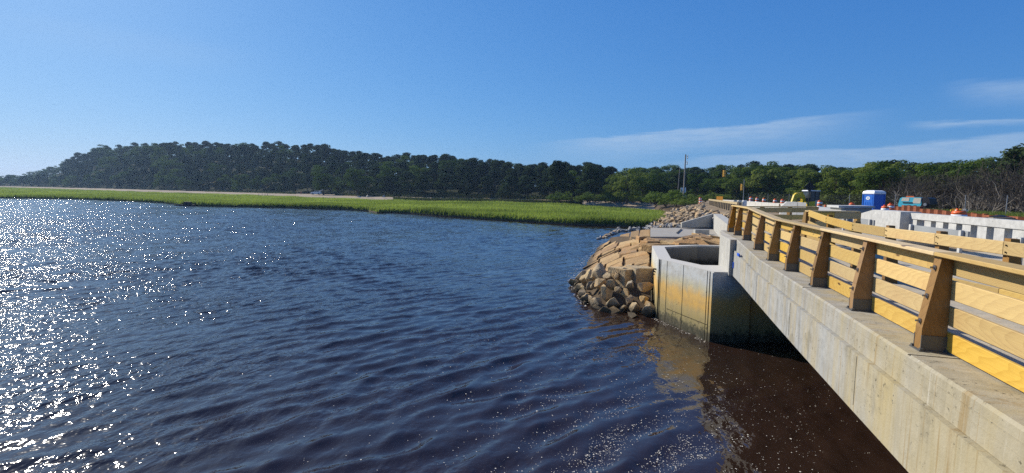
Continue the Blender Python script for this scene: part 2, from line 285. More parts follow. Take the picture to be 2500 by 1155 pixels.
# ------------------------------------------------------------------ mesh helpers
class MB:
    """collects shapes in world coordinates"""
    def __init__(s): s.v = []; s.f = []
    def add(s, v, f): k = len(s.v); s.v += [tuple(p) for p in v]; s.f += [tuple(i + k for i in q) for q in f]; return s
    def box(s, c, size, rot=None, taper=1.0):
        x, y, z = (k / 2 for k in size); c = Vector(c)
        pts = [Vector((sx * x * (taper if sz > 0 else 1), sy * y * (taper if sz > 0 else 1), sz * z)) for sz in (-1, 1) for sx, sy in ((-1, -1), (1, -1), (1, 1), (-1, 1))]
        if rot is not None: pts = [rot @ p for p in pts]
        return s.add([c + p for p in pts], [(3, 2, 1, 0), (4, 5, 6, 7), (0, 1, 5, 4), (1, 2, 6, 5), (2, 3, 7, 6), (3, 0, 4, 7)])
    def prism(s, poly, ext):
        """poly: list of 3-D points, ext: extrusion vector"""
        n = len(poly); a = [Vector(p) for p in poly]; e = Vector(ext); b = [p + e for p in a]
        nrm = sum(((a[i] - a[0]).cross(a[(i + 1) % n] - a[0]) for i in range(1, n - 1)), Vector())
        fl = nrm.dot(e) > 0
        f = [tuple(range(n))[::-1 if fl else 1], tuple(range(n, 2 * n))[::1 if fl else -1]]
        for i in range(n):
            j = (i + 1) % n; q = (i, j, j + n, i + n); f.append(q if fl else q[::-1])
        return s.add(a + b, f)
    def tube(s, pts, radii, n=8, cap=True):
        pts = [Vector(p) for p in pts]; base = len(s.v); rings = []
        for i, p in enumerate(pts):
            d = (pts[min(i + 1, len(pts) - 1)] - pts[max(i - 1, 0)]).normalized()
            a = d.orthogonal().normalized() if abs(d.z) < 0.99 else Vector((1, 0, 0)); a = (a - d * a.dot(d)).normalized(); b = d.cross(a)
            if i: # keep rings aligned
                pa = rings[-1]; a = (pa - d * pa.dot(d)).normalized(); b = d.cross(a)
            rings.append(a)
            for k in range(n):
                t = 2 * math.pi * k / n; s.v.append(tuple(p + (a * math.cos(t) + b * math.sin(t)) * radii[i]))
        for i in range(len(pts) - 1):
            for k in range(n):
                q = base + i * n; s.f.append((q + k, q + (k + 1) % n, q + n + (k + 1) % n, q + n + k))
        if cap:
            s.f.append(tuple(base + k for k in range(n))[::-1]); e = base + (len(pts) - 1) * n; s.f.append(tuple(e + k for k in range(n)))
        return s
    def lathe(s, c, prof, n=20):
        """prof: (radius, z) from bottom to top about a vertical axis at c"""
        c = Vector(c); return s.tube([c + Vector((0, 0, z)) for r, z in prof], [r for r, z in prof], n)
    def hull(s, pts):
        bm = bmesh.new()
        for p in pts: bm.verts.new(p)
        bmesh.ops.convex_hull(bm, input=bm.verts); bm.verts.index_update()
        used = [v for v in bm.verts if v.link_faces]; ix = {v: i for i, v in enumerate(used)}
        s.add([v.co.copy() for v in used], [tuple(ix[v] for v in f.verts) for f in bm.faces]); bm.free(); return s
    def mesh(s, name, mat, org=(0, 0, 0), smooth=False):
        me = bpy.data.meshes.new(name); o = Vector(org)
        me.from_pydata([tuple(Vector(p) - o) for p in s.v], [], s.f); me.materials.append(M[mat] if isinstance(mat, str) else mat)
        if smooth: me.shade_smooth()
        me.update(); return me

def tag(o, label, cat, group=None):
    o['label'] = label; o['category'] = cat
    if group: o['group'] = group
    return o
def thing(name, label, cat, loc=(0, 0, 0), group=None):
    o = bpy.data.objects.new(name, None); col.objects.link(o); o.location = loc; o.empty_display_size = 0.2; return tag(o, label, cat, group)
def wloc(o):
    p = Vector((0, 0, 0))
    while o is not None: p += o.location; o = o.parent
    return p
def part(name, mb, mat, parent=None, smooth=False, label=None, stuff=False):
    """a mesh part; its origin sits at its own lower centre so that it can be copied"""
    o = bpy.data.objects.new(name, None) if False else None
    vs = np.array(mb.v); c = Vector(((vs[:, 0].min() + vs[:, 0].max()) / 2, (vs[:, 1].min() + vs[:, 1].max()) / 2, vs[:, 2].min()))
    o = bpy.data.objects.new(name, mb.mesh(name, mat, c, smooth)); col.objects.link(o)
    if parent is not None: o.parent = parent; o.location = c - wloc(parent)
    else: o.location = c
    if label: o['label'] = label
    if stuff: o['kind'] = 'stuff'
    return o
def inst(name, me, parent, mat4):
    """a part that shares its mesh; mat4 in world space, parents are never rotated"""
    o = bpy.data.objects.new(name, me); col.objects.link(o)
    if parent is not None: o.parent = parent; o.matrix_basis = Matrix.Translation(-wloc(parent)) @ mat4
    else: o.matrix_basis = mat4
    return o
def structure(name, mb, mat, smooth=False):
    o = part(name, mb, mat, None, smooth); o['kind'] = 'structure'; return o
def bigmesh(name, v, f, mat, smooth=False):
    """numpy mesh with faces of one size"""
    v = np.asarray(v, np.float32); f = np.asarray(f, np.int32); me = bpy.data.meshes.new(name); k = f.shape[1]
    me.vertices.add(len(v)); me.vertices.foreach_set('co', v.ravel()); me.loops.add(f.size); me.loops.foreach_set('vertex_index', f.ravel())
    me.polygons.add(len(f)); me.polygons.foreach_set('loop_start', np.arange(0, f.size, k, dtype=np.int32)); me.update(calc_edges=True)
    me.materials.append(M[mat]); 
    if smooth: me.shade_smooth()
    return me
def dup(o, delta_loc=None, loc=None, rotz=None, scale=None, parent=None, label=None):
    c = o.copy(); col.objects.link(c)
    if parent is not None: c.parent = parent
    if loc is not None: c.location = loc
    if rotz is not None: c.rotation_euler = (0, 0, rotz)
    if scale is not None: c.scale = scale
    for ch in list(o.children): dup(ch, parent=c)
    if label: c['label'] = label
    return c
_board = {}
def board(name, p0, p1, h, t, mat, parent, shift=0.0):
    """a plank from p0 to p1 (bottom edge centres), h high, t thick, with its own grain axis"""
    p0, p1 = Vector(p0), Vector(p1); L = (p1 - p0).length
    mb = MB(); mb.box((0, 0, h / 2), (L, t, h)); me = bpy.data.meshes.new(name)
    bm = bmesh.new(); vs = [bm.verts.new(p) for p in mb.v]
    for q in mb.f: bm.faces.new([vs[i] for i in q])
    bmesh.ops.bevel(bm, geom=list(bm.edges), offset=min(0.006, t * 0.15), segments=1, affect='EDGES'); bm.to_mesh(me); bm.free()
    me.materials.append(M[mat])
    xa = (p1 - p0).normalized(); za = Vector((0, 0, 1)); ya = za.cross(xa).normalized(); za = xa.cross(ya)
    m4 = Matrix.Translation((p0 + p1) / 2) @ Matrix(((xa.x, ya.x, za.x, 0), (xa.y, ya.y, za.y, 0), (xa.z, ya.z, za.z, 0), (0, 0, 0, 1)))
    return inst(name, me, parent, m4)

def PZ(px, py, z): d = ray(px, py); return Vector((0, 0, EZ)) + d * ((z - EZ) / d.z)
def PY(px, py, Y): d = ray(px, py); return Vector((0, 0, EZ)) + d * (Y / d.y)
K = 0.284                                               # the bridge runs along (K, 1)
AX = Vector((K, 1, 0)).normalized(); NX = Vector((1, -K, 0)).normalized()
def B(u, y, z): return Vector((u + K * y, y, z))        # bridge coordinates: u across, y along
def lerp(a, b, t): return a + (b - a) * t
def interp(x, tab): return float(np.interp(x, [a for a, b in tab], [b for a, b in tab]))

# ------------------------------------------------------------------ water
def sea(P, d):
    """wind chop: a sum of short wave trains running across the channel, with sharpened crests"""
    r_ = np.random.default_rng(4); N = 46; lam = np.exp(r_.uniform(math.log(0.31), math.log(1.15), N)); th = R(141) + r_.normal(0, 0.36, N); k = 2 * math.pi / lam
    slope = 0.037 * (lam / 0.9) ** 0.10; a = slope / k * (lam > 3.0 * d); ph = r_.uniform(0, 6.28, N); kx, ky = np.cos(th), np.sin(th)
    u_ = P[:, 0] - 0.284 * P[:, 1]; t_ = np.clip((u_ + 5.0) / 7.0, 0, 1); lee = 1 - 0.5 * t_ * t_ * (3 - 2 * t_)
    pat = 0.8 + 0.35 * np.sin(P[:, 0] * 0.21 + 1.3) * np.sin(P[:, 1] * 0.17 + P[:, 0] * 0.06); lee = lee * pat
    D_ = np.zeros_like(P)
    for i in range(N):
        q = k[i] * (kx[i] * P[:, 0] + ky[i] * P[:, 1]) + ph[i]; s_, c_ = np.sin(q), np.cos(q)
        D_[:, 2] += a[i] * s_; D_[:, 0] += 0.8 * a[i] * kx[i] * c_; D_[:, 1] += 0.8 * a[i] * ky[i] * c_
    return P + D_ * lee[:, None]
def grid(x0, x1, y0, y1, d):
    nx_, ny_ = round((x1 - x0) / d) + 1, round((y1 - y0) / d) + 1; X, Y = np.meshgrid(np.linspace(x0, x1, nx_), np.linspace(y0, y1, ny_)); P = np.stack([X.ravel(), Y.ravel(), 0 * X.ravel()], 1)
    ix = np.arange(nx_ * ny_).reshape(ny_, nx_); Fq = np.stack([ix[:-1, :-1], ix[:-1, 1:], ix[1:, 1:], ix[1:, :-1]], -1).reshape(-1, 4); return sea(P, d), Fq
WX0, WX1, WY0, WYM, WY1 = -176.0, 24.0, 2.0, 32.0, 164.0
parts_ = [grid(-36.0, 12.0, WY0, WYM, 0.08), grid(-60.0, 24.0, WYM, 84.0, 0.16), grid(WX0, -60.0, 60.0, WY1, 0.24), grid(-60.0, 24.0, 84.0, WY1, 0.24)]
fl = lambda x0, x1, y0, y1: (np.array([(x0, y0, 0), (x1, y0, 0), (x1, y1, 0), (x0, y1, 0)], float), np.array([[0, 1, 2, 3]]))
parts_ += [fl(-1500, 700, -200, WY0), fl(-1500, 700, WY1, 1500), fl(-1500, WX0, WY0, WY1), fl(WX1, 700, WY0, WY1), fl(WX0, -36, WY0, WYM), fl(12, WX1, WY0, WYM), fl(WX0, -60, WYM, 60)]
V_, F_, k_ = [], [], 0
for v_, f_ in parts_: V_.append(v_); F_.append(f_ + k_); k_ += len(v_)
o = bpy.data.objects.new('water', bigmesh('water', np.concatenate(V_), np.concatenate(F_), 'water', True)); col.objects.link(o); o['kind'] = 'structure'
mb = MB(); mb.add([(-3000, -600, -3), (3000, -600, -3), (3000, 3500, -3), (-3000, 3500, -3)], [(0, 1, 2, 3)]); structure('seabed', mb, 'marsh_mud')

# ------------------------------------------------------------------ marsh
SH = [(-500, 478), (-200, 481), (0, 484), (100, 485), (200, 487), (300, 491), (400, 496), (450, 502), (500, 504), (600, 506), (700, 508), (800, 511), (860, 513), (900, 516), (925, 521), (950, 520), (1000, 522), (1100, 530), (1200, 537), (1300, 543), (1400, 550), (1500, 553), (1560, 556), (1640, 551)]
BK = [(-500, 452), (-200, 453.5), (0, 455.5), (200, 462), (400, 469), (600, 474.5), (800, 483), (900, 486), (1000, 489.5), (1250, 493), (1400, 497), (1520, 502), (1640, 508)]
def shore(px): return PZ(px, interp(px, SH), 0.0)
def back(px): return PZ(px, interp(px, BK) + 2.0, 1.15)
pxs = list(range(-500, 1641, 20)); mb = MB(); vs = []; NR = 8
for px in pxs:
    a, b = shore(px), back(px); vs.append(a + Vector((0, 0, -0.6)))
    for k in range(NR + 1): q = a.lerp(b, k / NR); q.z = 0.28 + 0.42 * k / NR; vs.append(q)
n = NR + 2; fs = []
for i in range(len(pxs) - 1):
    for k in range(n - 1): fs.append((i * n + k, (i + 1) * n + k, (i + 1) * n + k + 1, i * n + k + 1))
mb.add(vs, fs); structure('marsh_ground', mb, 'marsh_mud')
NB = 330000
pxr = rng.uniform(-420, 1636, NB); t = np.clip(rng.beta(0.75, 1.0, NB), 0, 1)
A = np.array([shore(p) for p in range(-500, 1661, 4)]); Bk = np.array([back(p) for p in range(-500, 1661, 4)]); gx = np.arange(-500, 1661, 4)
S = np.stack([np.interp(pxr, gx, A[:, k]) for k in range(3)], 1); Q = np.stack([np.interp(pxr, gx, Bk[:, k]) for k in range(3)], 1)
P = S + (Q - S) * t[:, None]; P[:, 2] = 0.25 + 0.42 * t; dist = np.hypot(P[:, 0], P[:, 1])
front = np.exp(-t * np.linalg.norm(Q - S, axis=1) / 4.0)
low = np.clip((pxr - 1330) / 250, 0, 1) * np.clip((t - 0.55) * 3, 0, 1)            # short turf and bare patches towards the beach
hh = (0.62 + 0.5 * rng.random(NB)) * (1 + 0.15 * front) * (1 + 0.22 * np.sin(P[:, 0] * 0.31) * np.sin(P[:, 1] * 0.23 + P[:, 0] * .1)) * (1 - 0.7 * low)
hh = np.where((t < 0.002), hh * 0.6, hh)
keep = ~((pxr > 1470) & (pxr < 1640) & (t > 0.62) & (rng.random(NB) < 0.75))
P, hh, dist = P[keep], hh[keep], dist[keep]; NB = len(P)
wd = 0.03 + dist * 0.00055; an = rng.uniform(0, math.pi, NB); ln = rng.normal(0, 0.22, (NB, 2)) + [0.10, -0.06]
ax_ = np.stack([np.cos(an) * wd, np.sin(an) * wd, np.zeros(NB)], 1); top = P + np.stack([ln[:, 0] * hh, ln[:, 1] * hh, hh], 1)
V = np.stack([P - ax_, P + ax_, top], 1).reshape(-1, 3); FF = np.arange(NB * 3).reshape(-1, 3)
o = bpy.data.objects.new('marsh_grass', bigmesh('marsh_grass', V, FF, 'marsh_grass')); col.objects.link(o); o['kind'] = 'stuff'
tag(o, 'bright green salt marsh grass along the far shore of the water', 'grass')

# ------------------------------------------------------------------ land behind the marsh
def hzy(px): return CY - F * math.tan(PITCH) + ROLL * (px - CX)
DF = [(-600, 560), (0, 520), (200, 430), (400, 330), (600, 290), (760, 252), (900, 222), (1000, 205), (1200, 195), (1400, 165), (1500, 150), (1700, 150), (1800, 138), (1900, 122), (2000, 105), (2100, 92), (2200, 80), (2300, 72), (2400, 66), (2500, 62), (2700, 54), (3000, 48)]
DZ = [(-600, 1.9), (600, 1.9), (1000, 1.9), (1500, 2.2), (1650, 2.6), (1750, 3.0), (3000, 3.0)]
DD = [(-600, 120), (0, 130), (200, 110), (400, 100), (800, 95), (1000, 85), (1200, 75), (1400, 60), (1600, 85), (1900, 70), (2100, 45), (2300, 35), (2500, 30), (3000, 30)]
TP = [(-600, 438), (-100, 428), (0, 425), (60, 424), (110, 411), (160, 393), (200, 371), (260, 353), (300, 351), (370, 346), (480, 344), (560, 347), (700, 345), (780, 348), (820, 356), (900, 371), (960, 379), (1000, 371), (1100, 376), (1180, 386), (1220, 384), (1260, 396), (1330, 393), (1370, 389), (1400, 396), (1470, 396), (1500, 409), (1530, 406), (1580, 404), (1640, 403), (1700, 401), (1750, 399), (1830, 389), (1900, 394), (1960, 396), (2040, 401), (2075, 394), (2110, 386), (2160, 383), (2230, 386), (2245, 398), (2310, 386), (2370, 383), (2420, 377), (2450, 372), (2500, 362), (2700, 350), (3000, 340)]
def dirh(px): a = (px - CX) / F; return Vector((a, 1, 0))
def topz(px): Y = interp(px, DF) + interp(px, DD); return PY(px, interp(px, TP), Y).z
TH = 12.0
def ground(px, t):
    """ground point at photo column px, t = 0 at the edge of the wood, 1 at the crest"""
    d0, dd, z0 = interp(px, DF), interp(px, DD), interp(px, DZ); Y = d0 + dd * t; p = dirh(px) * Y
    zr = max(z0 + 0.5, topz(px) - TH)
    s = max(0, min(1, t)); s = s * s * (3 - 2 * s) * 0.5 + s * 0.5
    p.z = lerp(z0, zr, s) - max(0, t - 1) * 14; return p
cols = list(range(-600, 3001, 40)); ts = [0, .1, .2, .35, .5, .65, .8, .9, 1.0, 1.3, 1.8, 3.0]; vs = [ground(px, t) for px in cols for t in ts]; n = len(ts)
fs = [(i * n + k, (i + 1) * n + k, (i + 1) * n + k + 1, i * n + k + 1) for i in range(len(cols) - 1) for k in range(n - 1)]
mb = MB(); mb.add(vs, fs); structure('wooded_hill', mb, 'forest_floor', True)
# sandy flat between the marsh and the wood
vs = []; cols2 = list(range(-500, 1661, 20))
for px in cols2:
    a = back(min(px, 1640)); b = ground(px, 0); a2 = Vector((a.x, a.y, 0.35)); c = Vector((a.x, a.y, 0.75)); 
    s1 = a.lerp(b, 0.10); s1.z = 1.25 if px < 1000 else 0.95; s2 = a.lerp(b, 0.35); s2.z = lerp(1.35, 1.75, min(1, max(0, (900 - px) / 300))) if px < 1300 else 1.25; s3 = a.lerp(b, 0.7); s3.z = 1.75
    vs += [a2, c, s1, s2, s3, b + Vector((0, 0, 0.02))]
n = 6; fs = [(i * n + k, (i + 1) * n + k, (i + 1) * n + k + 1, i * n + k + 1) for i in range(len(cols2) - 1) for k in range(n - 1)]
mb = MB(); mb.add(vs, fs); structure('sandy_beach', mb, 'sand')

# embankment under the riprap, road level ground, road
LOW = [PZ(1660, 556, 2.05), Vector((17.2, 64.5, 0.25)), PZ(1600, 532, 0.7), Vector((28.5, 92, 1.5)), Vector((42, 150, 2.2))]
HIGH = [Vector((16.2, 36.8, 3.15)), Vector((21.8, 57, 3.05)), Vector((26, 69, 3.05)), Vector((31.2, 83, 3.15)), Vector((52, 150, 3.2))]
def bank(s, t):
    s *= len(LOW) - 1; i = min(int(s), len(LOW) - 2); f_ = s - i
    a = LOW[i].lerp(LOW[i + 1], f_); b = HIGH[i].lerp(HIGH[i + 1], f_); return a.lerp(b, t)
mb = MB(); vs = []; NS = 32
for i in range(NS + 1):
    a = bank(i / NS, 0); vs.append(a + Vector((-1.5, 0.3, -2.2)))
    for k in range(5): vs.append(bank(i / NS, k / 4) - Vector((0, 0, 0.12)))
n = 6; mb.add(vs, [(i * n + k, i * n + k + 1, (i + 1) * n + k + 1, (i + 1) * n + k) for i in range(NS) for k in range(n - 1)]); structure('embankment', mb, 'dark_earth')
mb = MB()
edge = [B(5.2, 16.2, 2.98), Vector((11.2, 25, 2.98)), Vector((16.2, 36.5, 2.98))] + [h + Vector((0.1, 0, -0.1)) for h in HIGH[1:]]
far = [Vector((80, 16.2, 2.98)), Vector((90, 25, 2.98)), Vector((95, 36.5, 2.98)), Vector((110, 57, 2.98)), Vector((120, 69, 2.98)), Vector((130, 83, 3.0)), Vector((170, 150, 3.0))]
for i in range(len(edge) - 1): mb.add([edge[i], far[i], far[i + 1], edge[i + 1]], [(0, 1, 2, 3)])
mb.add([B(20.5, -12, 2.98), (80, -12, 2.98), (80, 16.2, 2.98), B(20.5, 16.2, 2.98)], [(0, 1, 2, 3)])
structure('site_ground', mb, 'dirt')
mb = MB(); mb.add([B(12.6, 16.3, 3.02), B(20.2, 16.3, 3.02), B(20.2, 70, 3.06), B(21, 95, 3.3), B(25, 150, 3.4), B(16, 150, 3.4), B(11.6, 95, 3.3), B(12.6, 70, 3.06)],
    [(0, 1, 2, 7), (7, 2, 3, 6), (6, 3, 4, 5)]); structure('road', mb, 'asphalt')

# ------------------------------------------------------------------ the concrete bridge
def deckz(y): return 3.06 + 0.17 * max(0, min(1, (y - 12.3) / 3.3))
Y0, Y1 = -4.0, 15.6
bridge = thing('concrete_bridge', 'new concrete bridge with pale stained edge beam crossing the dark channel', 'bridge', B(6, 6, 0))
mb = MB(); ys = [Y0, 12.3, Y1]
def strip(mb, prof_fn, ys):
    pr = [prof_fn(y) for y in ys]; n = len(pr[0]); base = len(mb.v)
    for p in pr: mb.v += [tuple(q) for q in p]
    for i in range(len(ys) - 1):
        for k in range(n): a = base + i * n; mb.f.append((a + k, a + n + k, a + n + (k + 1) % n, a + (k + 1) % n))
    mb.f.append(tuple(base + k for k in range(n))); e = base + (len(ys) - 1) * n; mb.f.append(tuple(e + k for k in range(n))[::-1])
def beam(y): b = 2.12 + 0.10 * ((y - 6) / 9) ** 2 if y < 15 else 2.2; z = deckz(y); return [B(2.485, y, b), B(2.485, y, z - 0.235), B(2.50 + 0.5, y, z - 0.235), B(3.0, y, b)]
strip(mb, beam, [Y0, -1, 2, 4, 6, 8, 10, 12.3, 14.0, Y1]); part('edge_beam', mb, 'bridge_concrete', bridge)
mb = MB(); strip(mb, lambda y: [B(2.545, y, deckz(y) - 0.230), B(2.552, y, deckz(y) + 0.075), B(2.575, y, deckz(y) + 0.10), B(3.02, y, deckz(y) + 0.10), B(3.02, y, deckz(y) - 0.23)], [Y0, 12.3, Y1, 19.6]); part('kerb_ledge', mb, 'ledge_concrete', bridge)
mb = MB(); strip(mb, lambda y: [B(3.022, y, 2.3), B(3.022, y, deckz(y)), B(6.5, y, deckz(y)), B(6.51, y, 3.0), B(20.5, y, 3.0), B(20.5, y, 2.3)], [Y0, 12.3, Y1 + 0.6]); part('deck', mb, 'deck_concrete', bridge)
mb = MB(); strip(mb, lambda y: [B(3.022, y, 2.9), B(3.022, y, deckz(y)), B(6.2 + max(0, y - 16) * 1.6, y, deckz(y)), B(6.2 + max(0, y - 16) * 1.6, y, 2.9)], [Y1 + 0.602, 17.5, 21.0]); part('landing', mb, 'deck_concrete', bridge)
for yj in (1.2, 4.8, 8.4, 12.0):                          # shallow joints in the kerb and seams of the formwork
    mb = MB(); mb.box(B(2.79, yj, deckz(yj) + 0.1005), (0.46, 0.012, 0.006), Matrix.Rotation(-math.atan(K), 3, 'Z')); part('kerb_joint', mb, 'seam_dark', bridge)
for yj in (2.9, 5.9, 8.9, 11.9):
    mb = MB(); mb.box(B(2.4835, yj, 2.5), (0.008, 0.014, 0.60), Matrix.Rotation(-math.atan(K), 3, 'Z')); part('formwork_seam', mb, 'ledge_concrete', bridge)
for z_ in (-0.10, -0.005):
    mb = MB(); strip(mb, lambda y: [B(2.5435, y, deckz(y) + z_), B(2.5435, y, deckz(y) + z_ + 0.006), B(2.57, y, deckz(y) + z_ + 0.006), B(2.57, y, deckz(y) + z_)], [Y0, 12.3, Y1]); part('board_line', mb, 'ledge_concrete', bridge)
# abutment under the bridge end
ab = thing('bridge_abutment', 'dark shaded concrete abutment under the end of the bridge', 'abutment', B(8, 16, 0))
mb = MB(); mb.prism([Vector((6.42, 15.78, -2.5)), B(20.4, 16.6, -2.5), B(20.4, 17.4, -2.5), B(3.05, 17.4, -2.5), Vector((6.9, 16.3, -2.5))], (0, 0, 2.5 + 2.19)); part('wall', mb, 'pier_concrete', ab)
mb = MB(); mb.prism([B(2.36, Y1 + 0.002, 2.195), B(2.30, 17.4, 2.195), B(2.42, 18.6, 2.195), B(3.3, 18.9, 2.195), B(3.02, Y1 + 0.002, 2.195)], (0, 0, deckz(17) + 0.095 - 2.195)); part('side_wall', mb, 'wall_concrete', ab)
mb = MB(); mb.prism([B(2.30, 16.6, -1.2), B(2.30, 17.4, -1.2), B(2.42, 18.6, -1.2), B(3.3, 18.9, -1.2), B(3.02, 16.6, -1.2)], (0, 0, 3.39)); part('side_wall', mb, 'wall_concrete', ab)
mb = MB(); mb.prism([B(18.6, -6, -2.5), B(19.6, -6, -2.5), B(19.6, 16.5, -2.5), B(18.6, 16.5, -2.5)], (0, 0, 4.78)); part('light_block_wall', mb, 'pier_concrete', ab)  # unseen wall added under the deck to block light from the far side

# blue form clamps on the beam
t_ = thing('blue_clamp', 'small blue clamp stuck on the concrete edge above the basin corner', 'clamp', B(2.49, 14.6, 2.9))
mb = MB(); mb.box(B(2.46, 14.55, 2.98), (0.04, 0.30, 0.07), Matrix.Rotation(-math.atan(K), 3, 'Z')); part('strap', mb, 'blue_strap', t_)
t_ = thing('blue_clamp', 'small blue clamp low on the end of the edge beam beside the dark wall', 'clamp', B(2.49, 15.5, 2.5))
mb = MB(); mb.box(B(2.475, 15.45, 2.55), (0.03, 0.07, 0.18), Matrix.Rotation(-math.atan(K), 3, 'Z')); part('strap', mb, 'blue_strap', t_)

# ------------------------------------------------------------------ railings
def rail_post(parent, u, y, zb, zt, side=-1, along=AX, nrm=NX, bolts=True, shoe=True, base=None, mat='post_wood'):
    """tapered timber: boards fix on its upright face, the other face slopes in towards the top"""
    c = base if base is not None else B(u, y, zb); c = Vector((c.x, c.y, zb)); H = zt - zb; th = 0.13
    pr = [(0.0, 0), (0.215, 0), (0.215, 0.24 * H), (0.10, H), (0.0, H)]
    poly = [c + nrm * (side * d) + Vector((0, 0, z)) - along * (th / 2) for d, z in pr]
    mb = MB(); mb.prism(poly, along * th)
    me = mb.mesh('post', mat, c); o = bpy.data.objects.new('post', me); col.objects.link(o); o.parent = parent; o.location = c - wloc(parent)
    # grain runs up the post: rotate object axes
    rot = Matrix.Rotation(R(90), 4, 'Y'); me.transform(rot.inverted()); o.matrix_basis = Matrix.Translation(c - wloc(parent)) @ rot
    if shoe:
        mb = MB(); r3 = Matrix.Rotation(-math.atan2(along.x, along.y), 3, 'Z'); cc = c + nrm * (side * 0.1075)
        mb.box(cc - along * (th / 2 + 0.006) + Vector((0, 0, 0.085)), (0.222, 0.010, 0.15), r3); mb.box(cc + along * (th / 2 + 0.006) + Vector((0, 0, 0.085)), (0.222, 0.010, 0.15), r3)
        mb.box(cc + Vector((0, 0, 0.006)), (0.27, 0.21, 0.012), r3)
        for q in (-0.11, 0.11):
            for w in (-0.085, 0.085): mb.box(cc + nrm * q + along * w + Vector((0, 0, 0.022)), (0.03, 0.03, 0.022), r3)
        part('post_shoe', mb, 'bracket_steel', parent)
    if bolts:
        for zz in (0.30, 0.565, 0.86):
            z = zz * H / 0.98; d = 0.215 if z < 0.24 * H else lerp(0.215, 0.10, (z - 0.24 * H) / (0.76 * H)); p = c + nrm * (side * d) + Vector((0, 0, z))
            mb = MB(); mb.tube([p, p + nrm * (side * 0.012)], [0.026, 0.026], 10); mb.tube([p, p + nrm * (side * 0.045)], [0.011, 0.011], 6); part('bolt', mb, 'bolt_steel', parent)
outer = thing('wooden_railing', 'long yellow pine railing with tapered posts along the edge of the bridge', 'railing', B(2.9, 10, 3.1))
PY_ = [3.22, 5.0, 6.77, 8.54, 10.3, 11.95, 13.68, 15.5, 17.25, 18.72]
def ledge(y): return deckz(y) + 0.10
UB = 2.965                                               # inner face of the posts, where the boards sit
for y in PY_: rail_post(outer, UB, y, ledge(y), ledge(y) + 0.965)
ends = [1.4] + PY_
for k in range(len(ends) - 1):
    a, b = ends[k], ends[k + 1]
    for j, zb in enumerate((0.02, 0.28, 0.54, 0.785)):
        board('board', B(UB + 0.021, a + 0.004, ledge(a) + zb), B(UB + 0.021, b - 0.004, ledge(b) + zb), 0.19, 0.038, 'board_wood', outer)
def caps(parent, pts, w, t, mat='cap_wood'):
    for a, b in zip(pts[:-1], pts[1:]):
        a, b = Vector(a), Vector(b); d = (b - a).normalized() * 0.002; board('top_rail', a + d, b - d, t, w, mat, parent)
caps(outer, [B(UB - 0.045, 1.4, ledge(1.4) + 0.967)] + [B(UB - 0.045, y, ledge(y) + 0.967) for y in (5.0, 8.54, 11.95, 13.68, 15.5, 18.8)], 0.215, 0.04)

inner = thing('wooden_railing', 'yellow two board railing with posts behind on the road side of the walkway', 'railing', B(4.6, 10, 3.1))
INN = [(3.4, 4.97), (5.2, 4.9), (6.9, 4.80), (8.25, 4.60), (9.7, 4.43), (11.3, 4.42), (13.4, 4.53), (15.4, 4.66)]
for y, u in INN: rail_post(inner, u + 0.05, y, deckz(y), deckz(y) + 1.05 + (0.06 if y < 15 else 0), side=1, shoe=False, bolts=False)
for (ya, ua), (yb, ub) in zip(INN[:-1], INN[1:]):
    for zb, h in ((0.885, 0.185), (0.555, 0.185), (0.225, 0.185)):
        board('board', B(ua + 0.021, ya + 0.003, deckz(ya) + zb), B(ub + 0.021, yb - 0.003, deckz(yb) + zb), h, 0.04, 'board_wood', inner)
    for zz in (0.925, 1.02):
        p = B(ub - 0.004, yb - 0.06, deckz(yb) + zz); mb = MB(); mb.tube([p, p - NX * 0.008], [0.012, 0.012], 8); part('nail', mb, 'seam_dark', inner)

def cross_rail(name, label, P0, P1, ztop, npost, mat='board_wood'):
    P0, P1 = Vector(P0), Vector(P1); d = (P1 - P0).normalized(); nr = Vector((-d.y, d.x, 0)); th = thing(name, label, 'railing', (P0.x, P0.y, 3.2))
    g0 = 3.23
    for k in range(npost):
        c = P0.lerp(P1, k / (npost - 1)); rail_post(th, 0, 0, g0, ztop - 0.045, side=1, along=d, nrm=nr, base=Vector((c.x, c.y, g0)) + nr * 0.02, shoe=False, bolts=False)
    for k in range(npost - 1):
        a, b = P0.lerp(P1, k / (npost - 1)), P0.lerp(P1, (k + 1) / (npost - 1))
        for dz in (0.245, 0.53, 0.80):
            board('board', Vector((a.x, a.y, ztop - dz)) + d * 0.003, Vector((b.x, b.y, ztop - dz)) - d * 0.003, 0.19, 0.04, mat, th)
    caps(th, [Vector((P0.x, P0.y, ztop - 0.042)) + nr * 0.07, Vector((P1.x, P1.y, ztop - 0.042)) + nr * 0.07], 0.2, 0.04); return th
cross_rail('wooden_railing', 'shaded wooden railing across the far end of the walkway below the excavator', B(2.95, 18.95, 0), Vector((12.55, 20.75, 0)), 4.30, 4)
cross_rail('wooden_railing', 'short shaded wooden railing turning right from the end of the inner railing', B(4.70, 15.52, 0), Vector((10.85, 15.75, 0)), 4.27, 3)

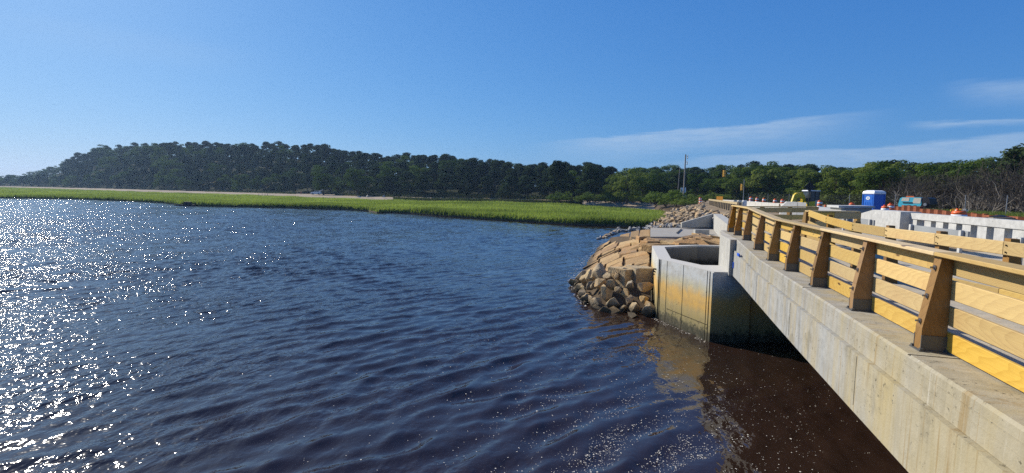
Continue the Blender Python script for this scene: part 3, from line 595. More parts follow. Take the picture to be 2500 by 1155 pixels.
# ------------------------------------------------------------------ hollow concrete basin beside the bridge
basin = thing('concrete_basin', 'hollow concrete basin with rust orange stained face standing in the water', 'basin', (7.5, 19.5, 0))
OUT = [(5.53, 18.87), (6.40, 15.75), (7.6, 15.75), (8.2, 17.2), (10.4, 24.3), (8.92, 24.3), (6.58, 23.52)]
INR = [(6.03, 18.93), (6.58, 17.28), (7.6, 17.25), (8.6, 18.6), (10.4, 24.0), (8.92, 24.08), (7.02, 23.05)]
def wall_seg(i, j, name):
    a, b, c, d = OUT[i], OUT[j], INR[j], INR[i]; mb = MB(); zt = 2.28
    mb.prism([(a[0], a[1], -2.5), (b[0], b[1], -2.5), (c[0], c[1], -2.5), (d[0], d[1], -2.5)], (0, 0, 2.5 + zt)); return part(name, mb, 'pier_concrete', basin)
for i, j in ((6, 0), (0, 1), (1, 2), (4, 5), (5, 6)): wall_seg(i, j, 'wall')
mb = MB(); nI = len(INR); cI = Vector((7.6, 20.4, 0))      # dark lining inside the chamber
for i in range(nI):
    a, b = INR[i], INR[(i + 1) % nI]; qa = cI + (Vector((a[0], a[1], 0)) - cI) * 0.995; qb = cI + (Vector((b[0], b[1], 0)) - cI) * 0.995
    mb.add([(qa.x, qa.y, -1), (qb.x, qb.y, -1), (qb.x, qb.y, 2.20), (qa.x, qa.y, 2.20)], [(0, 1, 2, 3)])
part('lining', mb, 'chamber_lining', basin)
fa, fb = Vector((5.53, 18.87, 0)), Vector((6.40, 15.75, 0)); fd = (fb - fa).normalized(); fn = Vector((fd.y, -fd.x, 0)); fL = (fb - fa).length
frot = Matrix.Rotation(math.atan2(fd.y, fd.x), 3, 'Z')
for s_, w_, d_ in ((0.10, 0.05, 0.02), (0.20, 0.018, 0.012), (0.62, 0.016, 0.008), (1.62, 0.016, 0.008), (2.92, 0.016, 0.010), (3.05, 0.02, 0.012)):
    c = fa + fd * s_ + fn * (d_ / 2 - 0.002); mb = MB(); mb.box((c.x, c.y, 0.9), (w_, d_, 2.72), frot); part('formwork_seam', mb, 'seam_dark', basin)
for s_, w_ in ((0.06, 0.09), (3.16, 0.10)):
    c = fa + fd * s_ + fn * 0.012; mb = MB(); mb.box((c.x, c.y, 0.9), (w_, 0.03, 2.70), frot); part('edge_rib', mb, 'pier_concrete', basin)
c = fa + fd * 1.9 + fn * 0.003; mb = MB(); mb.box((c.x, c.y, 0.52), (2.4, 0.008, 0.012), frot); part('formwork_seam', mb, 'seam_dark', basin)
for k in range(3):
    p = Vector((5.70 + 0.12 * k, 19.6 + 0.5 * k, 1.75 - 0.18 * k)); mb = MB(); mb.tube([p, p + Vector((-0.10, 0.02, 0.02)), p + Vector((-0.12, 0.03, -0.08))], [0.035, 0.035, 0.03], 8); part('lifting_hook', mb, 'dark_metal', basin)

# ------------------------------------------------------------------ wing wall, apron
ww = thing('concrete_wing_wall', 'sloping triangular concrete wing wall at the foot of the rubble bank', 'wall', (13.5, 38, 2.2))
a, b = PZ(1664, 556, 2.25), Vector((15.15, 38.0, 2.25)); mb = MB(); zt = PY(1740, 522, 38.0).z; d = Vector((0.05, 0.35, 0))
mb.prism([a, b, Vector((b.x, b.y, zt)), Vector((a.x, a.y, 2.62))], d); part('wall', mb, 'wall_concrete', ww)
rw = thing('concrete_return_wall', 'pale sunlit concrete wall joining the wing wall to the walkway', 'wall', (15.5, 37, 2.2))
mb = MB(); mb.prism([Vector((15.16, 37.98, 1.2)), Vector((9.4, 21.4, 1.2)), Vector((9.9, 21.3, 1.2)), Vector((15.7, 37.9, 1.2))], (0, 0, zt - 1.2)); part('wall', mb, 'wall_concrete', rw)
ap = thing('concrete_apron', 'flat grey concrete apron slab above the stepped stone blocks', 'slab', (11, 33, 2))
AP = [PZ(1588, 578, 2.28), PZ(1668, 578, 2.28), PZ(1650, 569, 2.28), PZ(1664, 557, 2.28), PZ(1588, 556, 2.28)]
mb = MB(); mb.prism([p - Vector((0, 0, 0.5)) for p in AP], (0, 0, 0.5)); part('slab', mb, 'apron_concrete', ap)
AP2 = [PZ(1625, 578, 2.18), PZ(1758, 578, 2.18), Vector((15.1, 37.9, 2.18)), PZ(1640, 556, 2.18)]
mb = MB(); mb.prism([p - Vector((0, 0, 0.5)) for p in AP2], (0, 0, 0.5)); part('floor', mb, 'apron_concrete', ap)
p = PZ(1712, 571, 2.2); mb = MB(); mb.box((p.x, p.y, 2.33), (0.9, 0.35, 0.3)); part('kerb_block', mb, 'wall_concrete', ap)

# ------------------------------------------------------------------ stone slope of laid slabs
slope = thing('stone_slope', 'tan slope of laid stone slabs running down to the water', 'stone bank', (7, 30, 0))
C00, C01 = PZ(1408, 688, 0.02), PZ(1490, 577, 0.02)       # waterline near, far
C10, C11 = PZ(1590, 650, 1.42), PZ(1590, 579, 2.22)       # top near, far
CM = PZ(1446, 622, 0.02)
def slo(s, t):
    """s up the slope, t along from near to far"""
    lo = C00.lerp(CM, t / 0.55) if t < 0.55 else CM.lerp(C01, (t - 0.55) / 0.45); hi = C10.lerp(C11, t); p = lo.lerp(hi, s); p.z += 0.16 * math.sin(math.pi * s); return p
mb = MB(); vs = [slo(s / 8 - 0.1, t / 10) - Vector((0, 0, 0.14)) for t in range(11) for s in range(10)]
mb.add(vs, [(t * 10 + s, t * 10 + s + 1, (t + 1) * 10 + s + 1, (t + 1) * 10 + s) for t in range(10) for s in range(9)]); part('bedding', mb, 'dark_earth', slope)
def slab_stone(corners, thick, parent, name='slab', mat='slab_stone', tilt=0.05):
    """an irregular flat stone with recessed joints round it"""
    c = sum(corners, Vector()) / len(corners); pts = []
    for i, p in enumerate(corners):
        q = c + (p - c) * random.uniform(0.95, 1.0); nx_ = corners[(i + 1) % len(corners)]; mid_ = c + ((p + nx_) / 2 - c) * random.uniform(0.90, 1.02)
        pts += [q, mid_]
    tx, ty = random.gauss(0, tilt), random.gauss(0, tilt); up = random.uniform(-0.04, 0.06); top = []; mid = []; bot = []
    for p in pts:
        r_ = p - c; z = up + r_.x * tx + r_.y * ty + random.uniform(-0.012, 0.012)
        top.append(c + r_ * 0.96 + Vector((0, 0, z))); mid.append(p + Vector((0, 0, z - 0.035))); bot.append(p + Vector((0, 0, z - thick)))
    n = len(pts); mb = MB(); mb.v = [tuple(q) for q in top + mid + bot]; mb.f = [tuple(range(n))]
    for k in (0, n):
        for i in range(n): j = (i + 1) % n; mb.f.append((k + i, k + n + i, k + n + j, k + j))
    bm = bmesh.new(); vs = [bm.verts.new(q) for q in mb.v]; [bm.faces.new([vs[i] for i in f_]) for f_ in mb.f]; bmesh.ops.recalc_face_normals(bm, faces=bm.faces)
    mb2 = MB(); bm.verts.index_update(); mb2.add([v.co.copy() for v in bm.verts], [tuple(v.index for v in f_.verts) for f_ in bm.faces]); bm.free()
    return part(name, mb2, mat, parent)
rt = [0.0]
while rt[-1] < 1.42: rt.append(rt[-1] + random.uniform(0.075, 0.135) * (1.25 if rt[-1] < 0.4 else 0.85))
for i in range(len(rt) - 1):
    s = -0.06 - random.uniform(0, 0.12)
    while s < 0.99:
        s2 = min(1.0, s + random.uniform(0.20, 0.44))
        if s2 > 0.88: s2 = 1.0
        g0, g1 = rt[i], rt[i + 1]; j = lambda: random.uniform(-0.010, 0.010)
        tt_ = lambda s_, t_: t_ - 0.42 * (1 - s_)
        m_ = tt_((s + s2) / 2, (g0 + g1) / 2)
        if tt_(s2, g1) > 0.03 and not (m_ > 0.76 and (s + s2) / 2 < 0.8) and m_ < 1.0:
            sp = lambda s_, t_: slo(s_, min(1.02, max(-0.01, tt_(s_, t_) + j())))
            slab_stone([sp(s, g0 + 0.004), sp(s2 - 0.016, g0 + 0.004), sp(s2 - 0.016, g1), sp(s, g1)], 0.34, slope, tilt=0.035)
        s = s2
# jumbled flat slabs behind the basin
for (px, py), sz in zip([(1600, 584), (1612, 592), (1632, 586), (1640, 594), (1655, 585), (1662, 593), (1680, 583), (1676, 593), (1694, 590), (1705, 581), (1712, 593), (1722, 585), (1736, 580), (1738, 592), (1750, 586), (1752, 594), (1621, 581), (1690, 596), (1725, 597), (1606, 597), (1745, 577), (1668, 578), (1700, 576), (1728, 575)], [1.0] * 24):
    p = PZ(px, py + 3, 2.12 + random.uniform(0, 0.12)); a = random.uniform(-0.5, 0.9); L, Wd = random.uniform(0.9, 1.7), random.uniform(0.6, 1.0); co = []
    for k, (dx_, dy_) in enumerate(((-1, -1), (1, -1), (1, 1), (-1, 1))):
        x_, y_ = dx_ * L / 2, dy_ * Wd / 2 * 1.6; co.append(p + Vector((x_ * math.cos(a) - y_ * math.sin(a), x_ * math.sin(a) + y_ * math.cos(a), 0)))
    slab_stone(co, 0.35, slope, tilt=0.16 if px > 1660 else 0.05)
mb = MB(); mb.prism([PZ(1592, 599, 1.9), PZ(1757, 600, 1.9), PZ(1757, 577, 1.9), PZ(1592, 577, 1.9)], (0, 0, 0.15)); part('bedding', mb, 'dark_earth', slope)
steps = thing('stone_steps', 'row of three big flat tan stone blocks stepping down to the water', 'stone blocks', (9, 38, 0))
for q, z in (([(1560, 579), (1587, 577), (1587, 559), (1563, 561)], 2.12), ([(1536, 589), (1559, 581), (1561, 563), (1540, 567)], 1.42), ([(1508, 601), (1535, 590), (1538, 569), (1514, 574)], 0.78)):
    co = [PZ(x_, y_, z) for x_, y_ in q]; slab_stone(co, 0.9, steps, 'block', tilt=0.0)

# ------------------------------------------------------------------ stones
def stone_mesh(name, mat, flat=0.75, n=13, seed=0):
    r_ = np.random.default_rng(seed); v = r_.normal(size=(n, 3)); v /= np.linalg.norm(v, axis=1)[:, None]; v *= r_.uniform(0.75, 1.1, (n, 1)); v *= [1, 0.8, flat]
    mb = MB(); mb.hull([Vector(p) for p in v]); me = mb.mesh(name, mat)
    bm = bmesh.new(); bm.from_mesh(me); bmesh.ops.bevel(bm, geom=list(bm.edges), offset=0.15, segments=1, affect='EDGES', clamp_overlap=True); bm.to_mesh(me); bm.free(); return me
BO = [stone_mesh('stone', 'boulder_stone', 0.7 + 0.03 * k, 11 + k % 6, 20 + k) for k in range(12)]
RP = [stone_mesh('stone', 'riprap_stone', 0.55, 10, 50 + k) for k in range(9)]
CB = [stone_mesh('cobble', 'cobble_stone', 0.7, 10, 80 + k) for k in range(7)]
def place(name, me, parent, p, s, flat=1.0, rz=None):
    e = Matrix.Rotation(rz if rz is not None else random.uniform(0, 6.28), 4, 'Z') @ Matrix.Rotation(random.gauss(0, 0.3), 4, 'X') @ Matrix.Rotation(random.gauss(0, 0.25), 4, 'Y')
    return inst(name, me, parent, Matrix.Translation(p) @ e @ Matrix.Diagonal((s * random.uniform(0.9, 1.3), s * random.uniform(0.85, 1.1), s * flat, 1)))
pile = thing('boulder_pile', 'pile of tan and grey boulders at the water edge left of the basin', 'boulders', (4.5, 21.5, 0))
W0, W1, W2 = PZ(1402, 694, 0), PZ(1440, 748, 0), PZ(1592, 772, 0); H0, H1, H2 = PZ(1412, 680, 0.35), PZ(1480, 668, 1.15), PZ(1590, 662, 1.42)
mb = MB(); lowp = [W0, W1, W2]; hip = [H0, H1, H2]
mb.add([q - Vector((0.1, 0, 0.55)) for q in lowp] + [q - Vector((0, 0, 0.45)) for q in hip], [(0, 1, 4, 3), (1, 2, 5, 4)]); part('bedding', mb, 'dark_earth', pile)
def toe(s, t):
    lo = W0.lerp(W1, t / 0.3) if t < 0.3 else W1.lerp(W2, (t - 0.3) / 0.7); hi = H0.lerp(H1, t / 0.3) if t < 0.3 else H1.lerp(H2, (t - 0.3) / 0.7); return lo.lerp(hi, s)
pts = []
for k in range(2500):
    s, t = random.random(), random.random(); p = toe(s, t); r_ = random.uniform(0.24, 0.52) * (0.8 if s < 0.2 else 1)
    if s > 0.72 and t > 0.60: continue
    if all((p - q).length > (r_ + rr) * 0.74 for q, rr in pts): pts.append((p, r_))
for p, r_ in pts: place('stone', random.choice(BO), pile, p + Vector((0, 0, r_ * 0.25)), r_)
for px, py, z, r_ in ((1430, 742, 0.0, 0.25), (1415, 722, 0, 0.22), (1474, 760, 0, 0.25), (1405, 712, 0, 0.2), (1500, 762, 0.02, 0.3), (1545, 772, 0, 0.25), (1462, 752, 0.02, 0.3)): place('stone', random.choice(BO), pile, PZ(px, py, z), r_)
def block(label, px, py, z, size, mat, rz):
    p = PZ(px, py, z); mb = MB(); r_ = np.random.default_rng(int(px)); pts = []
    for sx in (-1, 1):
        for sy in (-1, 1):
            for sz in (-1, 1):
                q = Vector((sx * size[0] / 2, sy * size[1] / 2, sz * size[2] / 2)) * float(r_.uniform(0.9, 1.05))
                for k in range(3): pts.append(Matrix.Rotation(rz, 3, 'Z') @ (q * 1.0 - Vector([(q[i] * 0.16 if i == k else 0) for i in range(3)])))
    mb.hull([p + q for q in pts]); o = part('stone_block', mb, mat); tag(o, label, 'stone'); return o
block('large square cut tan stone block lying against the concrete basin', 1565, 677, 1.02, (1.0, 1.1, 0.95), 'boulder_stone', 0.2)
block('large rounded brown boulder left of the square stone block', 1524, 678, 0.98, (1.0, 1.0, 0.9), 'boulder_stone', 0.6)

bankt = thing('rubble_bank', 'bank of brown rubble stones below the roadside barrel', 'stone bank', (20, 60, 0))
cnt = 0; pts = []
for k in range(9000):
    s, t = random.random() ** 1.25 * 0.74, random.random(); p = bank(s, t); r_ = 0.30 + 0.22 * random.random() + 0.2 * s
    if cnt >= 285: break
    if all((p - q).length > (r_ + rr) * 0.66 for q, rr in pts):
        pts.append((p, r_)); grey = (t < 0.16 + 0.28 * max(0, 0.30 - s) / 0.30)
        if not grey or random.random() < 0.4: place('stone', random.choice(RP), bankt, p + Vector((0, 0, r_ * 0.2)), r_)
        cnt += 1
# grey cobbles along the wing wall and the shore
cob = thing('cobble_strip', 'strip of pale grey cobbles beside the wing wall and marsh edge', 'cobbles', (15, 55, 0.2))
for k in range(70):
    s = random.random() * 0.42; t = random.uniform(-0.04, 0.10 + 0.2 * max(0, 0.28 - s) / 0.28); p = bank(s, t); r_ = random.uniform(0.2, 0.36); place('cobble', random.choice(CB), cob, p + Vector((0, 0, 0.1)), r_)
for k in range(75):
    t = random.random(); q = PZ(lerp(1500, 1668, t), lerp(560, 552, t) + random.uniform(-3, 5), lerp(0.1, 1.6, t ** 2.2)); place('cobble', random.choice(CB), cob, q, random.uniform(0.2, 0.42))
for k in range(26):
    t = random.random(); q = PZ(lerp(1462, 1520, t), lerp(583, 560, t) + random.uniform(-2, 3), 0.05); place('cobble', random.choice(CB if random.random() < 0.5 else RP), cob, q, random.uniform(0.25, 0.5))
for k in range(34):
    t = random.random(); q = a = HIGH[0].lerp(HIGH[1], 0.5 * t) + Vector((random.uniform(-1.4, 0.1), random.uniform(-0.5, 0.5), random.uniform(-0.5, -0.1))); place('cobble', random.choice(CB), cob, q, random.uniform(0.2, 0.34))
for k in range(24):                                        # far stones along the beach end
    t = random.random(); q = PZ(lerp(1628, 1662, t), lerp(498, 503, t) + random.uniform(-1, 2), 1.7); place('stone', random.choice(RP), bankt, q, random.uniform(0.35, 0.6))
# end-of-basin floating bits and stranded foam
nf = 16000; k = 0; V = []; FF = []
while k < nf:
    if random.random() < 0.72: px, py = random.gauss(1560, 240), random.uniform(830, 1230)
    else: px, py = random.uniform(650, 2250), random.uniform(640, 1230)
    dens = 0.25 + 0.75 * max(0, min(1, (py - 880) / 200)) * max(0, 1 - abs(px - 1560) / 520)
    q_ = PZ(px, py, 0); dens *= 0.35 + 0.65 * max(0, math.sin(q_.x * 2.1 + 1.3 * math.sin(q_.y * 0.9)) * math.sin(q_.y * 1.3 - q_.x * 1.1 + 0.7))
    if random.random() > dens * 1.5: k += 1; continue
    if py < 760 and px > 1380 and px < 1600: continue
    p = PZ(px, py, 0.006); 
    if p.x > 2.4 + K * p.y and p.y < 5: pass
    if abs(p.x - 6.5) < 2.6 and 15.5 < p.y < 24: k += 1; continue
    r_ = abs(random.gauss(0, 0.0055)) + 0.003; a = random.uniform(0, 6.28); el_ = random.uniform(0.5, 1.0); base = len(V)
    for q in range(6): c_, s_ = math.cos(q * 1.0472) * r_, math.sin(q * 1.0472) * r_ * el_; V.append((p.x + c_ * math.cos(a) - s_ * math.sin(a), p.y + c_ * math.sin(a) + s_ * math.cos(a), 0.006 + random.uniform(0, 0.003)))
    FF.append(tuple(range(base, base + 6))); k += 1
# white froth along the stones and basin foot
for k in range(520):
    c_ = random.random()
    if c_ < 0.5: t = random.random(); q = (C00.lerp(CM, t) if random.random() < 0.6 else CM.lerp(C01, t)); p = q + Vector((-abs(random.gauss(0, 0.35)) - 0.05, random.gauss(0, 0.2), 0)); r_ = random.uniform(0.015, 0.045)
    elif c_ < 0.75: p = W0.lerp(W1, random.random()) + Vector((-abs(random.gauss(0, 0.2)), random.gauss(0, 0.15), 0)); r_ = random.uniform(0.015, 0.05)
    else: p = fa + fd * random.uniform(0, fL) + fn * (0.05 + abs(random.gauss(0, 0.12))); r_ = random.uniform(0.008, 0.025)
    base = len(V)
    for q in range(6): V.append((p.x + math.cos(q * 1.0472) * r_ * random.uniform(.6, 1.2), p.y + math.sin(q * 1.0472) * r_ * random.uniform(.6, 1.2), 0.008))
    FF.append(tuple(range(base, base + 6)))
mb = MB(); mb.v = V; mb.f = FF; o = part('foam', mb, 'foam'); o['kind'] = 'stuff'; tag(o, 'pale flecks of foam drifting on the dark water by the bridge', 'foam')

# ------------------------------------------------------------------ road bridge parapet and rails
rotK = Matrix.Rotation(-math.atan(K), 3, 'Z')
par = thing('concrete_parapet', 'pale concrete parapet with square openings along the road', 'parapet', B(11.3, 10, 3))
sec = math.sqrt(1 + K * K)
def bbox(mb, u0, u1, y0, y1, z0, z1):
    mb.prism([B(u0, y0, z0), B(u1, y0, z0), B(u1, y1, z0), B(u0, y1, z0)], (0, 0, z1 - z0)); return mb
part('cap_beam', bbox(MB(), 11.16, 11.52, 3.0, 22.2, 3.80, 4.06), 'parapet_concrete', par)
part('plinth', bbox(MB(), 11.2, 11.5, 3.0, 22.2, 2.98, 3.15), 'parapet_concrete', par)
yy = 22.2 - 0.62; part('post', bbox(MB(), 11.2, 11.5, yy, 22.2, 3.15, 3.797), 'parapet_concrete', par)
ops_ = []
yo = 21.15; stepy = 0.868
while yo > 4: ops_.append(yo); yo -= stepy
for i, yo in enumerate(ops_):
    part('post', bbox(MB(), 11.2, 11.5, yo - stepy + 0.19 - 0.01, yo - 0.19, 3.15, 3.797), 'parapet_concrete', par)
mb = MB(); mb.prism([B(10.78, 22.2, 2.98), B(10.78, 22.2, 4.10), B(10.78, 25.0, 4.10), B(10.78, 27.4, 3.72), B(10.78, 27.4, 2.98)], NX * 0.78); part('end_block', mb, 'parapet_concrete', par)
far_par = thing('concrete_parapet', 'square concrete end pillar with shaded face just left below the blue toilet', 'parapet', B(19, 30, 3))
mb = MB(); bbox(mb, 11.75, 13.7, 32.0, 34.0, 2.98, 4.02); part('wall', mb, 'wall_concrete', far_par)
mb = MB(); bbox(mb, 11.55, 13.85, 31.9, 34.1, 4.02, 4.16); part('cap_slab', mb, 'parapet_concrete', far_par)
gr = thing('steel_guard_panels', 'low flat grey guard panels on short posts between the walkway and the parapet', 'guard rail', B(9.3, 15, 3))
for y0, y1 in ((21.4, 23.6), (14.9, 18.4), (10.6, 12.9), (24.4, 26.4)):
    part('panel', bbox(MB(), 9.28, 9.34, y0, y1, 3.35, 3.74), 'panel_grey', gr)
    for yp in (y0 + 0.25, y1 - 0.25): part('post', bbox(MB(), 9.18, 9.278, yp - 0.06, yp + 0.06, 3.0, 3.76), 'parapet_concrete', gr)
pl = thing('steel_plates', 'pale grey flat plates stacked beyond the end of the crossing railing', 'plates', (15, 27, 3))
mb = MB(); q = [PZ(1998, 514, 3.85), PZ(2066, 516, 3.85), PZ(2061, 508, 3.85), PZ(2000, 505, 3.85)]; mb.prism([p - Vector((0, 0, 0.06)) for p in q], (0, 0, 0.06)); part('plate', mb, 'barrier_concrete', pl)
mb = MB(); c = sum(q, Vector()) / 4; mb.box((c.x, c.y, 3.38), (2.6, 1.2, 0.8)); part('stack', mb, 'panel_grey', pl)

# far barriers: one long line of concrete segments, with a taller white end piece
bar = thing('concrete_barrier', 'long line of jointed concrete barrier segments across the road works', 'barrier', B(13.5, 70, 3))
def jersey(mb, a, b, w0=0.6, w1=0.2, h=0.82):
    d = (b - a).normalized(); nr = Vector((d.y, -d.x, 0)); pr = [(-w0 / 2, 0), (w0 / 2, 0), (w0 / 2, 0.08), (w1 / 2 + 0.05, 0.33), (w1 / 2, h), (-w1 / 2, h), (-w1 / 2 - 0.05, 0.33), (-w0 / 2, 0.08)]
    mb.prism([a + nr * x_ + Vector((0, 0, z_)) for x_, z_ in pr], b - a); return mb
a0, a1 = Vector((38.6, 93, 3.05)), Vector((30.2, 56, 3.05)); N = 12
for i in range(N): part('segment', jersey(MB(), a0.lerp(a1, i / N), a0.lerp(a1, (i + 0.985) / N)), 'barrier_concrete', bar)
hb = thing('concrete_barrier', 'taller white concrete end barrier with sloped left end in front of the excavator', 'barrier', (27, 48, 3))
pa, pb = PY(1906, 505, 47), PY(1968, 506, 44.5); z0 = 3.0; zt1 = PY(1935, 492.5, 46).z
dv = (pb - pa); 
mb = MB(); mb.prism([Vector((pa.x, pa.y, z0)), Vector((pb.x, pb.y, z0)), Vector((pb.x, pb.y, zt1 - 0.05)), Vector((*(pa + dv * 0.58).xy, zt1)), Vector((*(pa + dv * 0.25).xy, zt1)), Vector((pa.x, pa.y, zt1 - 0.5))], (0.1, 0.4, 0)); part('wall', mb, 'parapet_concrete', hb)
q = pa + dv * 0.66; mb = MB(); mb.box((q.x, q.y - 0.005, 3.6), (0.03, 0.02, 1.1)); part('joint', mb, 'barrier_concrete', hb)

# timber guardrail
tg = thing('timber_guardrail', 'old timber guardrail on square posts at the top of the rubble bank', 'guard rail', B(11.4, 70, 3))
g0_, g1_ = Vector((33.6, 86, 3.0)), Vector((22.5, 50, 3.0)); N = 17
for i in range(N + 1):
    p = g0_.lerp(g1_, i / N); mb = MB(); mb.box((p.x, p.y, 3.4), (0.32, 0.32, 1.2), rotK); part('post', mb, 'old_wood', tg)
for i in range(N): 
    a, b = g0_.lerp(g1_, i / N), g0_.lerp(g1_, (i + 0.98) / N); o_ = Vector((0.0, -0.0, 0)); board('rail', a + NX * -0.17 + Vector((0, 0, 0.78)), b + NX * -0.17 + Vector((0, 0, 0.78)), 0.24, 0.14, 'guard_wood', tg)

# ------------------------------------------------------------------ traffic barrels
def make_barrel(loc, label, s=1.0):
    t = thing('traffic_barrel', label, 'barrel', loc, 'orange and white traffic barrels of the road works')
    prof = [(0.29, 0.0), (0.28, 0.18), (0.265, 0.2), (0.26, 0.40), (0.245, 0.42), (0.24, 0.62), (0.225, 0.64), (0.22, 0.82), (0.21, 0.86), (0.19, 0.92)]
    zs = [(0.0, 0.20, 'orange_plastic'), (0.20, 0.41, 'white_stripe'), (0.41, 0.62, 'orange_plastic'), (0.62, 0.79, 'white_stripe'), (0.79, 0.93, 'orange_plastic')]
    for a, b, m in zs:
        mb = MB(); ra, rb = np.interp([a, b], [z for r_, z in prof], [r_ for r_, z in prof]); mb.lathe(loc, [(ra, a), ((ra + rb) / 2 + 0.004, (a + b) / 2), (rb, b)], 18); part('band', mb, m, t, True)
    mb = MB(); mb.lathe(loc, [(0.38, -0.0), (0.38, 0.05), (0.30, 0.06)], 18); part('base', mb, 'black_rubber', t)
    mb = MB(); mb.box(Vector(loc) + Vector((0, 0, 0.97)), (0.2, 0.06, 0.1)); part('handle', mb, 'orange_plastic', t); return t
def ground_at(px, py, z): return PZ(px, py, z)
BAR = [((1711, 494), 3.4, 'leaning orange barrel at the top of the rubble bank left of the guardrail'),
       ((1833, 492), 3.3, 'orange barrel right of the traffic signal mast'), ((1848, 493.5), 3.3, 'small orange barrel with a dark lamp beside the signal barrel'),
       ((1865, 495), 3.28, 'third orange barrel right of the signal mast'), ((1892, 497), 3.2, 'orange barrel just left of the sloped white barrier'),
       ((1910, 498), 3.2, 'orange barrel behind the sloped end of the white barrier'), ((2001, 503.5), 3.15, 'orange and white barrel between the excavator and the pale parapet top'),
       ((2079, 512), 3.1, 'orange topped barrel left of the blue toilet'), ((2174, 514), 3.05, 'faded orange barrel behind the bright one right of the blue toilet'),
       ((2160, 521), 3.0, 'bright orange and white barrel standing right of the blue toilet')]
b0 = None; DEP = {1711: 82, 1833: 74, 1848: 76, 1865: 70, 1892: 66, 1910: 62, 2001: 52, 2079: 42, 2174: 39, 2160: 33.5}
for (px, py), z, lab in BAR:
    Y = DEP[px]; p = PY(px, py, Y); g = p.z - 0.02
    if px in (1711,): g = 3.42
    elif px == 2001: g = PY(2001, 490, Y).z - 0.95
    elif px == 2079: g = PY(2079, 496, Y).z - 0.95
    elif px == 2160: g = PY(2160, 502, Y).z - 0.97
    elif px == 2174: g = PY(2173, 497, Y).z - 0.97
    else: g = PY(px, py - 11, Y).z - 0.95
    loc = Vector((p.x, p.y, max(2.99, g) if px != 1711 else 3.3))
    if b0 is None: b0 = make_barrel(loc, lab); o = b0
    else: o = dup(b0, loc=loc, label=lab)
b0.rotation_euler = (0, R(-9), 0)
# the barrel behind the parapet that carries yellow bits on its top
p = PY(2341, 528, 22.0); o = dup(b0, loc=Vector((p.x, p.y, 3.02 + 0.12)), label='bright orange barrel with yellow lamps piled on top behind the parapet'); o.rotation_euler = (0, 0, 0); o.scale = (1.22, 1.22, 1.12)
t_ = thing('warning_lamps', 'heap of small yellow warning lamps on the barrel behind the parapet', 'lamps', (p.x, p.y, 4.15))
for k in range(11):
    q = Vector((p.x + random.uniform(-0.22, 0.22), p.y + random.uniform(-0.2, 0.2), 4.19 + random.uniform(0, 0.06))); mb = MB(); mb.box(q, (0.12, 0.07, 0.07), Matrix.Rotation(random.uniform(0, 3), 3, 'Z')); part('lamp', mb, 'yellow_paint' if k % 3 else 'cream_paint', t_)
# cone
p = PY(2015, 503, 47); t_ = thing('traffic_cone', 'reddish traffic cone beside the barrel right of the excavator', 'cone', (p.x, p.y, 3.0)); mb = MB(); mb.lathe((p.x, p.y, 3.03), [(0.20, 0), (0.05, 0.95)], 12); part('cone', mb, 'orange_plastic', t_); mb = MB(); mb.box((p.x, p.y, 3.02), (0.5, 0.5, 0.04)); part('base', mb, 'black_rubber', t_)

# ------------------------------------------------------------------ portable toilet
p = PZ(2131, 515, 3.0); p = PY(2131, 512, 46.0); T = Vector((p.x, p.y, 3.02)); tr = Matrix.Rotation(R(10), 3, 'Z')
toilet = thing('portable_toilet', 'blue portable toilet with white roof and oval emblem on its door', 'toilet', T)
def tb(c, size, mat, name, parent=toilet, taper=1.0): mb = MB(); mb.box(T + tr @ Vector(c), size, tr, taper); return part(name, mb, mat, parent)
tb((0, 0, 1.0), (1.12, 1.12, 2.0), 'blue_plastic', 'cabin')
door = tb((-0.565, 0, 1.02), (0.03, 0.9, 1.85), 'blue_plastic', 'door')
for k in range(4): tb((-0.585, -0.27 + 0.18 * k, 0.75), (0.02, 0.05, 1.0), 'blue_plastic', 'door_rib', door)
for sx in (-1, 1):
    for sy in (-1, 1): tb((sx * 0.56, sy * 0.56, 1.0), (0.09, 0.09, 2.02), 'blue_plastic', 'corner_post')
mb = MB(); base = [(-0.62, -0.62), (0.62, -0.62), (0.62, 0.62), (-0.62, 0.62)]; lev = [(1.0, 2.0), (1.0, 2.12), (0.9, 2.25), (0.62, 2.33)]
for s_, z_ in lev: mb.v += [tuple(T + tr @ Vector((x_ * s_, y_ * (1 if s_ > 0.95 else s_), z_))) for x_, y_ in base]
for i in range(3):
    for k in range(4): mb.f.append((i * 4 + k, i * 4 + (k + 1) % 4, i * 4 + 4 + (k + 1) % 4, i * 4 + 4 + k))
mb.f += [(0, 3, 2, 1), (12, 13, 14, 15)]; part('roof', mb, 'white_plastic', toilet)
mb = MB(); mb.v = [tuple(T + tr @ Vector((-0.588, 0.02 + 0.21 * math.cos(a), 1.62 + 0.155 * math.sin(a)))) for a in np.linspace(0, 2 * math.pi, 20, endpoint=False)]; mb.f = [tuple(range(20))]
mb.prism([Vector(v) for v in mb.v], tr @ Vector((-0.01, 0, 0))); part('emblem', mb, 'white_plastic', door)
for k, w in enumerate((0.12, 0.22, 0.16)): tb((-0.603, 0.02, 1.69 - 0.06 * k), (0.006, w, 0.03), 'teal_paint' if k != 1 else 'blue_plastic', 'emblem_band', door)
tb((0, 0, 0.03), (1.25, 1.25, 0.1), 'dark_metal', 'skid')

